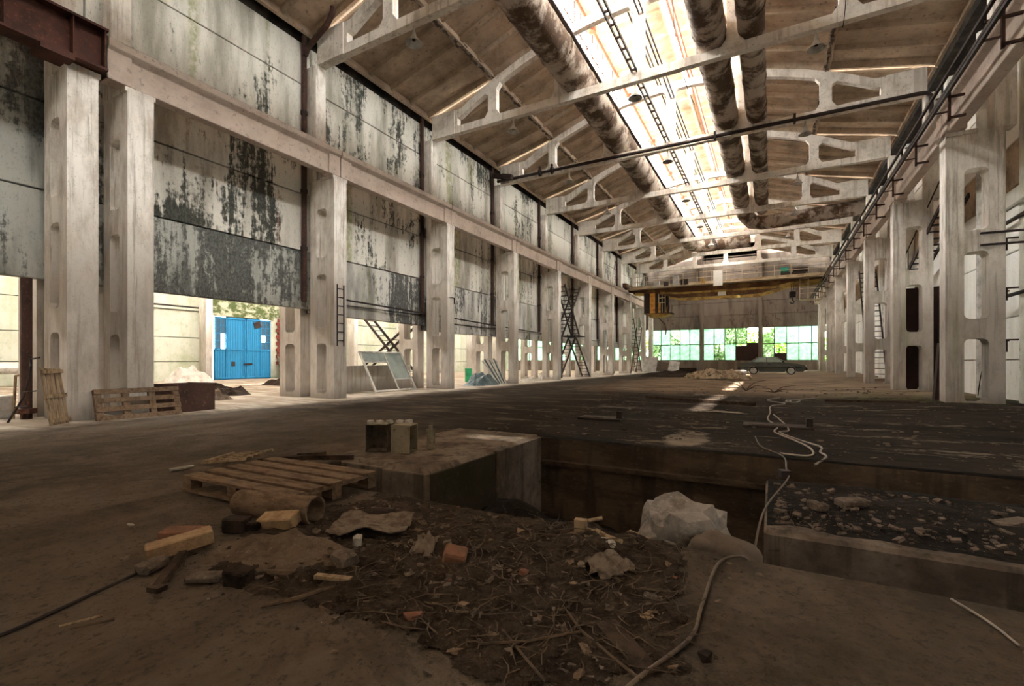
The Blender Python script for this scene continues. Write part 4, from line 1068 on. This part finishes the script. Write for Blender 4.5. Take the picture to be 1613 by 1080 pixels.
# stair flights
def flight(label, p0, p1, width, m, n=12, side=(1, 0, 0), rails=False, name='steel_stair'):
    p0, p1 = Vector(p0), Vector(p1); sv = Vector(side) * width
    o = empty(name, p0); tag(o, label, 'stairs'); d = p1 - p0
    MB().bar((0, 0, 0), d, .05, .16).build('stringer', m, o); MB().bar(sv, sv + d, .05, .16).build('stringer', m, o)
    h = Vector((d.x, d.y, 0)).normalized()
    for i in range(n):
        c = d * ((i + .5) / n); mb = MB().bar(c, c + sv, .2, .035); mb.build('tread', m, o)
    if rails:
        u = Vector((0, 0, .9))
        MB().bar(u, d + u, .035, .035).build('handrail', m, o)
        for i in range(4): c = d * (i / 3); MB().bar(c, c + u, .03, .03).build('post', m, o)
    return o
flight('upper dark stair flight in the next hall, slanting down to the right', (-24.0, 22, 4.7), (-19.2, 22, .1), .8, M['darksteel'], 14, (0, 1, 0))
flight('lower dark stair flight in the next hall, slanting down to the left', (-19.3, 23, 4.3), (-25.6, 23, .1), .8, M['darksteel'], 14, (0, 1, 0))
flight('black stair flight from under the crane beam down to the far side, left stair tower', (-12.75, 29.2, 6.4), (-12.75, 31.9, 3.1), .6, M['darksteel'], 12)
flight('black stair flight crossing up to the right in the left stair tower', (-13.4, 30.3, 2.9), (-13.4, 34.0, 6.9), .55, M['darksteel'], 14)
flight('black bottom stair flight of the left stair tower reaching the floor on the right', (-12.75, 31.1, 3.1), (-12.75, 34.15, .1), .6, M['darksteel'], 13)
flight('black bottom stair flight of the left stair tower reaching the floor on the left', (-13.4, 33.0, 3.1), (-13.4, 30.3, .3), .55, M['darksteel'], 10)
o = MB().box(-13.45, -12.1, 31.6, 33.0, 3.02, 3.1).build('stair_landing', M['darksteel'], None); tag(o, 'small steel landing in the middle of the left stair tower', 'landing')
o = MB().box(-13.45, -13.36, 31.6, 31.7, 0, 3.0).build('stair_post', M['darksteel'], None); tag(o, 'thin steel post under the landing of the left stair tower', 'post')
flight('dark steep stair flight on the far left near the crane cab', (-12.7, 46.9, 5.6), (-12.7, 50.2, .2), .6, M['darksteel'], 14)
flight('dark narrow ladder stair leaning below the crane cab', (-11.9, 45.2, .2), (-11.9, 47.4, 4.6), .5, M['rust'], 12)
flight('short rung ladder fixed to the front of the left column past the blue gate', (-12.263, 10.42, 3.7), (-12.263, 10.42, 1.75), .02, M['darksteel'], 1, name='rung_ladder')
lad = bpy.data.objects['rung_ladder']
for c in list(lad.children): bpy.data.objects.remove(c)
for y in (0, .26): MB().box(0, .03, y, y + .03, -2.0, 0).build('rail', M['darksteel'], lad)
for i in range(7): MB().box(0, .025, .03, .26, -.15 - i * .28, -.12 - i * .28).build('rung', M['darksteel'], lad)
lad['category'] = 'ladder'
# strips leaning, dark pile
for i in range(7):
    o = MB().bar((0, 0, 0), (-.45, -.9 + .10 * i, 1.25 + .05 * (i % 3)), .10, .02, (1, 0, 0)).build('metal_strip', M['bluesteel'] if i % 2 else M['galv'], None, (-12.75, 21.45 + i * .13, .02))
    tag(o, '%s from the left of the blue-grey metal strips fanned against the left column' % ORD[i], 'metal strip', 'metal strips leaning by the left column')
o = heapmesh((.75, 1.1, .5), 12, 20, .6).build('scrap_pile', M['bluesteel'], None, (-13.1, 20.3, 0)); stuff(tag(o, 'dark pile of scrap left of the blue-grey strips', 'scrap'))
o = MB().cbox((0, 0, .4), (.5, .15, .8)).build('green_sheet', plain('bright_green_plastic', lin('2f9a6a'), lin('2a7a58')), None, (-15.6, 22.9, 0), .3); tag(o, 'bright green plastic piece behind the metal strips', 'plastic')
for i, (x, y, a, b, c, mm) in enumerate(((-15.8, 8.4, .9, .5, .25, 'stone'), (-17.5, 9.8, 1.2, .7, .3, 'dark_stone'), (-22, 15.5, 1.5, .9, .3, 'dark_stone'), (-14.9, 18.6, .8, .6, .35, 'white_junk'), (-13.2, 26.0, .7, 1.4, .22, 'white_junk'), (-13.0, 37.6, .8, 1.9, .25, 'white_junk'), (-14.2, 30.5, .8, 1.3, .3, 'white_junk'))):
    o = heapmesh((a, b, c), i, 16, .6).build('debris_heap', M[mm], None, (x, y, -.02)); stuff(tag(o, ('low heap of debris on the floor of the next hall, %s from the camera' if i < 3 else 'strip of pale plaster debris at the foot of the left columns, %s from the camera') % ORD[i if i < 3 else i - 3], 'debris'))
o = MB().path([(0, 0, 0), (.0, 3.2, -.0)], .16, 12).build('fallen_pipe', M['galv'], None, (-16.4, 24.8, .2), .1); tag(o, 'pale pipe lying behind the left columns near the stair tower', 'pipe')
# pipe on brackets along the outer wall, low
o = MB().path([(-30.85, -8, .9), (-30.85, 12.5, .9)], .28, 12).build('heating_pipe', M['galv'], None); tag(o, 'fat pale pipe along the foot of the next hall wall at the far left', 'pipe')
o = MB().path([(-31.7, 12, 4.6), (-31.7, 16.2, 4.6)], .05, 8).build('wall_pipe', M['darksteel'], None); tag(o, 'thin dark pipe high on the wall left of the blue gate', 'pipe')
o = MB().path([(-13.46, 10.9, 2.9 + .55), (-13.46, 28.3, 3.1)], .035, 6).build('wall_cable', M['darksteel'], None); tag(o, 'thin dark cable strung along the lower edge of the left wall panels', 'cable')

# far left corner junk
for i, (x, y, sx, sz_, ry, mm, lb, nm_) in enumerate(((-11.0, 49.0, 1.3, 1.6, .35, 'white_cloth', 'pale crumpled sheet leaning in the far left corner', 'plastic_sheet'), (-9.6, 49.2, 1.5, 1.1, .7, 'stone', 'grey board propped right of the pale sheet in the far corner', 'board'), (-8.7, 49.0, 1.0, 1.2, .6, 'galv', 'white panel leaning on the grey board in the far corner', 'panel'), (-7.4, 50.3, 1.6, .45, .0, 'dark_stone', 'low dark box near the far windows on the left', 'crate'))):
    o = MB().cbox((0, 0, sz_ / 2), (sx, .12 if i < 3 else .6, sz_)).build(nm_, M[mm], None, (x, y, .12), (-ry * .6, ry * .3, .1), bevel=.02); tag(o, lb, nm_.replace('_', ' '))
# earth and rubble mounds by the car
o = heapmesh((2.4, 1.9, .38), 5, 40, .35).build('earth_mound', M['dark_stone'], None, (-6.4, 36.0, .1)); stuff(tag(o, 'low mound of dark brown earth left of the pale rubble', 'mound'))
mb = heapmesh((2.0, 1.7, .50), 9, 44, .35); rnd = random.Random(3)
for k in range(260):
    u, v = rnd.uniform(-1, 1), rnd.uniform(-1, 1); d = 1 - u * u - v * v
    if d <= 0: continue
    s = .05 + .25 * rnd.random() ** 3; mb.cbox((u * 2.1, v * 1.8, .48 * d ** .8), (s, s * .8, s * .6), R3(rnd.uniform(-1, 1), rnd.uniform(-1, 1), rnd.uniform(0, 6)))
o = mb.build('rubble_mound', M['rubble'], None, (-3.2, 33.6, .12)); stuff(tag(o, 'mound of pale rubble in front of the parked car', 'mound'))
o = MB().cbox((0, 0, 0), (2.6, 1.2, .16), R3(.05, -.04, .2)).build('concrete_slab', M['galv'], None, (-2.9, 37.2, .45)); tag(o, 'pale flat slab lying behind the rubble mound', 'slab')
rnd = random.Random(11)
for i, (x, y, s, lb) in enumerate(((-.9, 21.3, 1.0, 'bare fallen branch standing up before the pale floor strip'), (.1, 20.6, .8, 'bare branch lying right of the upright one'))):
    mb = MB()
    for q in range(7):
        a = rnd.uniform(0, 6.3); z1 = rnd.uniform(.05, .55 if i == 0 else .3)
        mb.path([(0, 0, .02), (cos(a) * s * .35, sin(a) * s * .2, z1 * .8), (cos(a) * s * .9, sin(a) * s * .5, z1)], [.02, .014, .006], 5)
    o = mb.build('branch', M['twig'], None, (x, y, gz(x, y))); tag(o, lb, 'branch')
o = MB().bar((-3.6, 15.7, .03), (-.4, 14.2, .05), .16, .08).build('dark_beam', M['wood_dark'], None); tag(o, 'long dark timber lying across the oily floor', 'timber')
o = MB().bar((1.4, 16.55, .06), (3.4, 15.9, .12), .14, .07).build('dark_beam', M['wood_dark'], None); tag(o, 'shorter dark timber on the floor in front of the right columns', 'timber')
rnd = random.Random(21); mb = MB()
for k in range(1500):
    x = rnd.uniform(-5, 5); y = 7.0 + 17 * rnd.random() ** 1.3; s = .015 + .08 * rnd.random() ** 5
    mb.cbox((x, y, gz(x, y) + s * .1), (s, s * .8, s * .3), R3(0, 0, rnd.uniform(0, 6)))
o = mb.build('scattered_litter', M['stone'], None); stuff(tag(o, 'small litter and stones scattered over the dark floor behind the pit', 'litter'))

# ================================================================ RIGHT SIDE THINGS
o = MB().box(-.07, .07, -.12, .12, 0, 1.62).build('dark_plank', M['mirror'], None, (4.06, 17.25, .1), (.03, .06, 0)); tag(o, 'dark narrow plank standing against the big right column', 'plank')
flight('tall dark steel ladder stair leaning between the right columns', (4.35, 29.6, .15), (4.35, 32.6, 6.3), .75, M['darksteel'], 22)
flight('dark stair flight rising behind the third right column', (5.0, 25.2, .15), (5.0, 27.6, 4.2), .7, M['darksteel'], 16)
flight('dark upper stair flight high behind the right columns', (5.0, 27.4, 4.2), (5.0, 20.4, 6.6), .6, M['darksteel'], 16, rails=True)
o = MB().box(4.5, 5.5, 22.95, 23.2, .1, 4.0).build('dark_cabinet', M['mirror'], None); tag(o, 'tall dark cabinet standing behind the second right column', 'cabinet')
for i, (p, q) in enumerate((((5.5, 12, 4.9), (5.5, 19.5, 4.9)), ((5.5, 12, 5.25), (5.5, 19.8, 5.25)), ((5.5, 14, 2.95), (5.5, 18.4, 2.95)))):
    o = MB().path([p, q], .05, 8).build('wall_pipe', M['galv'] if i == 1 else M['darksteel'], None); tag(o, ('dark pipe on the right wall at the picture edge', 'pale pipe above the dark one on the right wall', 'thin dark pipe lowest on the right wall')[i], 'pipe')
o = MB().path([(5.52, 18.95, 0), (5.52, 18.95, 11)], .16, 12).build('wall_downpipe', M['galv'], None); tag(o, 'pale vertical pipe on the right wall beside the pilaster', 'pipe')
for i, (y, z) in enumerate(((17.6, 4.4), (17.6, 3.1), (17.6, 1.75), (16.9, 4.4), (16.9, 3.1), (16.9, 1.75))):
    o = MB().box(0, .3, 0, .04, 0, .04).box(0, .04, 0, .04, -.3, 0).build('wall_hook', M['darksteel'], None, (5.35, y, z)); tag(o, '%s dark steel hook on the right wall, %s pair' % (('upper', 'middle', 'lower')[i % 3], 'left' if i < 3 else 'right'), 'hook', 'hooks on the right wall')
cable('thin black cable dangling down the right wall', [(5.45, 18.1, 3.1), (5.4, 18.25, 2.4), (5.42, 18.2, 1.7), (5.35, 18.5, .9), (5.3, 18.6, .2)], .012, M['black'])
o = MB().box(0, .05, 0, .9, 0, .05).box(0, .05, 0, .9, .3, .35).box(0, .05, .85, .9, -.6, .35).build('column_bracket', M['darksteel'], None, (4.05 + .62, 16.25, 4.15), -pi / 2 + .1); tag(o, 'dark steel bracket fixed on the big right column', 'bracket')

# ================================================================ CAR
def car():
    o = empty('car', (.02, 42.5, .2)); tag(o, 'dusty dark green sedan parked in front of the far windows', 'car')
    # side outline, x forward, z up; lofted over width with tumblehome
    low = [(-2.2, .42), (-2.28, .60), (-2.25, .86), (-2.1, .92), (-1.35, .95), (.85, .93), (1.75, .84), (2.2, .74), (2.32, .62), (2.28, .40), (2.1, .24), (1.68, .22)]
    def arc(cx):
        return [(cx + .36 * cos(radians(a)), .30 + .36 * sin(radians(a))) for a in range(0, 181, 20)]
    out = low + arc(1.31) + [(.9, .2), (-.85, .2)] + arc(-1.25) + [(-1.65, .22), (-2.1, .26)]
    mb = MB(); ys = [(-.82, .86), (-.80, 1), (.80, 1), (.82, .86)]
    mb.plate(out, [], -.80, .80, lambda u, v, t: (u, t * (1 if v < .7 else .96), v))
    b = mb.build('body', M['car'], o, bevel=.03)
    gl = [(-1.55, .93), (-.95, 1.36), (.30, 1.38), (1.0, .92)]
    mb = MB().plate(gl, [], -.76, .76, lambda u, v, t: (u, t * (1 - .24 * (v - .93) / .45), v)); mb.build('cabin', M['car'], o, bevel=.02)
    for s in (-1, 1):
        yy = lambda v, d=.006: s * (.76 * (1 - .24 * (v - .93) / .45) + d)
        for q in ([(-1.28, .98), (-.90, 1.31), (-.36, 1.32), (-.36, .98)], [(-.30, .98), (-.30, 1.32), (.26, 1.32), (.80, .98)]):
            m = MB(); vs = [(u, yy(v), v) for u, v in q]; vs2 = [(u, yy(v, .001), v) for u, v in q]
            m.add(vs + vs2, [(0, 1, 2, 3), (7, 6, 5, 4), (0, 1, 5, 4), (1, 2, 6, 5), (2, 3, 7, 6), (3, 0, 4, 7)]); m.build('side_window', M['car_glass'], o)
        MB().box(.72, .86, s * .84, s * .94, .95, 1.06).build('wing_mirror', M['black'], o)
        MB().box(-1.9, 2.0, s * .80, s * .825, .55, .59).build('trim_strip', M['black'], o)
        for x in (-.25, -1.05): MB().box(x, x + .16, s * .80, s * .83, .80, .83).build('door_handle', M['black'], o)
        for x in (-1.25, 1.31):
            w = MB().path([(x, s * .62, .30), (x, s * .82, .30)], .30, 20).build('wheel', M['black'], o)
            MB().path([(0, 0, 0), (0, s * .03, 0)], .23, 18).build('hubcap', M['chrome'], w, (x, s * .82, .30))
        MB().box(2.22, 2.33, s * .45 if s > 0 else -.75, s * .75 if s > 0 else -.45, .58, .72).build('headlight', M['chrome'], o)
        MB().box(-2.30, -2.2, s * .4 if s > 0 else -.76, s * .76 if s > 0 else -.4, .62, .78).build('tail_light', M['rust'], o)
    for q, d in (([(.34, 1.36), (1.0, .945)], .02), ([(-.98, 1.34), (-1.54, .945)], -.02)):
        (a, b_), (c, e) = q
        MB().add([(a + d, -.55, b_), (a + d, .55, b_), (c + d, .68, e), (c + d, -.68, e), (a + d * .2, -.55, b_ - .01), (a + d * .2, .55, b_ - .01), (c + d * .2, .68, e - .01), (c + d * .2, -.68, e - .01)], [(0, 1, 2, 3), (7, 6, 5, 4), (0, 1, 5, 4), (1, 2, 6, 5), (2, 3, 7, 6), (3, 0, 4, 7)]).build('windscreen' if d > 0 else 'rear_window', M['car_glass'], o)
    MB().box(2.22, 2.38, -.8, .8, .36, .5).build('bumper', M['black'], o, bevel=.02); MB().box(-2.4, -2.2, -.8, .8, .40, .54).build('bumper', M['black'], o, bevel=.02)
    MB().box(2.30, 2.335, -.4, .4, .56, .70).build('grille', M['black'], o)
car()

# ================================================================ OVERHEAD CRANE
cr = empty('overhead_crane', (0, 46.8, 0)); tag(cr, 'rusty yellow overhead travelling crane spanning the far end of the hall', 'crane')
def girder(y, m):
    p = [(-12.2, 8.25), (-12.2, 7.95), (-9.8, 7.75), (-7.6, 7.15), (-1.0, 7.10), (.3, 7.35), (1.2, 7.7), (3.95, 7.85), (3.95, 8.35), (-4, 8.42)]
    MB().plate(p, [], y - .2, y + .2, lambda u, v, t: (u, t, v)).build('bridge_girder', m, cr)
    MB().box(-12.2, 3.95, y - .28, y + .28, 8.42, 8.47).build('girder_flange', M['crane_pale'], cr)
girder(-1.2, M['crane_brown']); girder(1.2, M['crane_yellow'])
MB().box(-12.0, 3.8, -1.43, -1.40, 8.12, 8.42).build('walkway_fascia', M['crane_pale'], cr)
MB().plate([(-9.2, 7.80), (-7.4, 7.62), (.2, 7.60), (1.4, 7.86), (3.6, 7.95), (3.6, 7.75), (1.6, 7.62), (.4, 7.42), (-7.4, 7.45), (-9.2, 7.6)], [], -1.46, -1.42, lambda u, v, t: (u, t, v)).build('girder_stripe', M['crane_yellow'], cr)
MB().box(-12.0, 3.8, -2.3, -1.45, 8.1, 8.16).build('walkway', M['crane_pale'], cr)
for x in (-12.35, 4.12):
    MB().box(x - .18, x + .18, -2.3, 2.3, 8.3, 8.75).build('end_truck', M['crane_brown'], cr, bevel=.02)
    for y in (-1.7, 1.7): MB().path([(x - .1, y, 8.38), (x + .1, y, 8.38)], .22, 14).build('truck_wheel', M['darksteel'], cr)
for i in range(14):
    x = -11.8 + i * 1.2; MB().box(x, x + .04, -2.3, -2.26, 8.16, 9.2).build('railing_post', M['crane_pale'], cr)
for z in (8.7, 9.18): MB().box(-11.8, 3.85, -2.30, -2.26, z, z + .04).build('railing_rail', M['crane_pale'], cr)
for i, (x, sx, sz_, m) in enumerate(((-9.6, .5, .55, 'galv'), (-8.7, .35, .4, 'darksteel'), (-7.9, .5, .9, 'galv'), (-7.2, .6, .6, 'darksteel'), (-5.5, .35, .5, 'crane_yellow'))):
    MB().box(x, x + sx, -2.2, -1.8, 8.17, 8.17 + sz_).build('equipment_box', M[m], cr)
MB().box(-4.45, -3.70, -2.36, -2.33, 7.85, 9.2).build('sign_plate', M['white_sign'], cr)
MB().box(-4.15, -3.5, -1.50, -1.47, 7.08, 7.42).build('sign_plate', M['white_sign'], cr)
tr = empty('crane_trolley', (1.6, 46.8, 8.47)); tag(tr, 'crane trolley with teal motor and hanging hook near the right end of the crane', 'trolley')
MB().box(-.9, .9, -1.5, 1.5, 0, .2).build('trolley_frame', M['darksteel'], tr)
MB().path([(-.9, -.8, .5), (-.3, -.8, .5)], .26, 14).build('motor', plain('teal_motor_paint', lin('2e8f76'), lin('246a5a')), tr)
MB().path([(0, -.8, .45), (1.1, -.8, .45)], .2, 14).build('winch_drum', M['darksteel'], tr)
for dx in (-.08, .08): MB().path([(dx, 0, 0), (dx, 0, -1.3)], .02, 5).build('rope', M['darksteel'], tr)
MB().box(-.25, .25, -.15, .15, -1.75, -1.25).build('hook_block', M['darksteel'], tr, bevel=.04)
MB().path([(0, 0, -1.75), (0, 0, -1.95), (.12, 0, -2.1), (.06, 0, -2.26), (-.1, 0, -2.26), (-.16, 0, -2.12)], .05, 8).build('hook', M['darksteel'], tr)
cg = empty('maintenance_cage', (2.75, 45.2, 6.3)); tag(cg, 'pale railed maintenance cage hanging under the right end of the crane', 'cage')
MB().box(-.7, .9, 0, .8, 0, .05).build('cage_floor', M['crane_pale'], cg)
for x in (-.7, -.1, .85):
    for y in (0, .75): MB().box(x, x + .05, y, y + .05, .05, 1.75 if x < 0 else .9).build('post', M['crane_pale'], cg)
for z in (.5, .9): MB().box(-.7, .9, 0, .04, z, z + .05).build('rail', M['crane_pale'], cg)
for z in (1.3, 1.7): MB().box(-.7, -.05, 0, .04, z, z + .05).build('rail', M['crane_pale'], cg)
cb = empty('crane_cab', (-10.7, 45.4, 5.75)); tag(cb, 'dark operator cab with an orange panel hanging under the left end of the crane', 'cab')
MB().box(0, 2.0, 0, 1.7, 0, .08).build('cab_floor', M['crane_brown'], cb); MB().box(0, 2.0, 0, 1.7, 1.95, 2.02).build('cab_roof', M['crane_brown'], cb)
MB().box(0, .55, 0, .04, .08, 1.95).build('front_panel', M['darksteel'], cb); MB().box(.57, 1.05, -.02, .03, .08, 1.95).build('orange_panel', M['orange'], cb)
MB().box(1.07, 1.35, 0, .04, .08, 1.95).build('front_panel', M['darksteel'], cb); MB().box(1.36, 1.55, -.01, .03, .08, 1.0).build('orange_panel', M['orange'], cb)
MB().box(0, 2.0, 1.66, 1.7, .08, 1.95).build('back_panel', M['darksteel'], cb); MB().box(0, .04, .05, 1.65, .08, 1.95).build('side_panel', M['darksteel'], cb)
for x in (1.36, 1.66, 1.95):
    MB().box(x, x + .05, 0, .05, .08, 1.95).build('window_post', M['crane_pale'], cb)
for z in (1.0, 1.45): MB().box(1.4, 1.95, 0, .05, z, z + .05).build('window_bar', M['crane_pale'], cb)
MB().plate([(.3, 0), (.5, -.3), (1.6, -.35), (2.5, -.1), (2.5, 0)], [], .1, 1.4, lambda u, v, t: (u, t, v)).build('underframe', M['crane_yellow'], cb)
MB().box(2.0, 2.6, 0, 1.2, -.02, .06).build('balcony_floor', M['rust'], cb)
for x in (2.1, 2.3, 2.55): MB().bar((x, .02, .05), (x + .06, .02, .7), .05, .05).build('balcony_post', M['orange'] if x < 2.2 else M['rust'], cb)
MB().path([(1.3, .3, -.35), (1.9, .3, -1.0), (2.0, .3, -1.6), (1.95, .3, -2.0)], [.05, .06, .07, .06], 6).build('dangling_arm', M['rust'], cb)
MB().path([(.6, .8, 2.0), (.6, .8, 2.35)], .08, 8).build('hanger', M['darksteel'], cb); MB().path([(1.6, .8, 2.0), (1.6, .8, 2.0 + .2)], .08, 8).build('hanger', M['darksteel'], cb)

# ================================================================ OUTSIDE: ground and trees
g = MB().box(-60, 40, YE + .5, 110, -.5, -.1).build('ground', M['grass']); struct(g)
def tree(x, y, h, w, seed, mat, label):
    o = empty('tree', (x, y, -.1)); tag(o, label, 'tree', 'trees outside the far windows'); rnd = random.Random(seed)
    MB().path([(0, 0, 0), (rnd.uniform(-.2, .2), 0, h * .5), (rnd.uniform(-.4, .4), 0, h * .85)], [.16, .11, .04], 7).build('trunk', M['bark'], o)
    mb = MB()
    for k in range(2200):
        a, b, r = rnd.uniform(0, 6.3), rnd.uniform(-1, 1), rnd.random() ** .4
        c = Vector((cos(a) * (1 - b * b) ** .5 * w * r, sin(a) * (1 - b * b) ** .5 * w * .7 * r, h * .52 + b * h * .48 * r))
        if noise.noise(c * .8 + Vector((seed, 0, 0))) < -.12: continue
        q = R3(rnd.uniform(-1.2, 1.2), rnd.uniform(-1.2, 1.2), rnd.uniform(0, 6)); s = rnd.uniform(.10, .24)
        mb.add([q @ Vector(v) * s + c for v in ((-1, 0, 0), (0, -.5, 0), (1, 0, 0), (0, .5, 0))], [(0, 1, 2, 3)])
    stuff(mb.build('foliage', M[mat], o)); return o
rnd = random.Random(77)
TR = [(-31, 66, 6), (-27, 68, 7), (-23, 66, 6), (-19, 67, 7), (-15.5, 65.5, 5), (-12.5, 67, 5.5), (-10.2, 64.6, 3.6), (-8.4, 67, 6.4), (-5.8, 65.2, 5.2), (-3.9, 67.5, 7.5), (-1.6, 64.8, 5.4), (.9, 66, 5.6), (3.2, 66.5, 3.6), (5.4, 65.2, 4.4), (8.2, 67.5, 6.0)]
for i, (x, y, h) in enumerate(TR):
    tree(x, y, h, 1.9 + .15 * (i % 3), i + 5, 'leaf2' if i in (9, 10, 11, 4) else 'leaf', '%s leafy tree from the left outside the far windows' % (ORD + ['fourteenth', 'fifteenth'])[i])

# ================================================================ LAST SMALL THINGS
o = MB().path([(-13.5, 10.2, 11.35), (-13.36, 10.2, 11.58), (-12.4, 10.15, 11.93), (-12.1, 10.12, 12.2), (-12.05, 10.1, 12.36)], .085, 10).build('roof_drain', M['drain'], None, smooth=False)
tag(o, 'dark bent drain pipe under the roof beside the first visible truss end', 'pipe')
for i, (p, lb) in enumerate((([(-2.9, 16.3, 14.5), (-2.85, 16.35, 12.5), (-2.6, 16.9, 10.9), (-2.35, 17.4, 10.2)], 'loose thin wire hanging in the skylight near the second visible truss'),
                             ([(1.9, 16.3, 12.4), (1.85, 16.3, 11.3), (1.8, 16.35, 10.8)], 'short loose wire hanging beside the right bell lamp'),
                             ([(-5.9, 10.9, 14.2), (-6.4, 11.5, 12.7)], 'thin stay wire slanting beside the left round duct'))):
    cable(lb, p, .012, M['black'])
o = MB().box(-.02, .02, 0, .4, 0, .02).box(-.02, .02, .38, .4, -.25, 0).build('lamp_arm', M['darksteel'], None, (-12.24, 16.4, 4.0)); tag(o, 'small dark hook fixed on the left column behind the leaning window frame', 'hook')
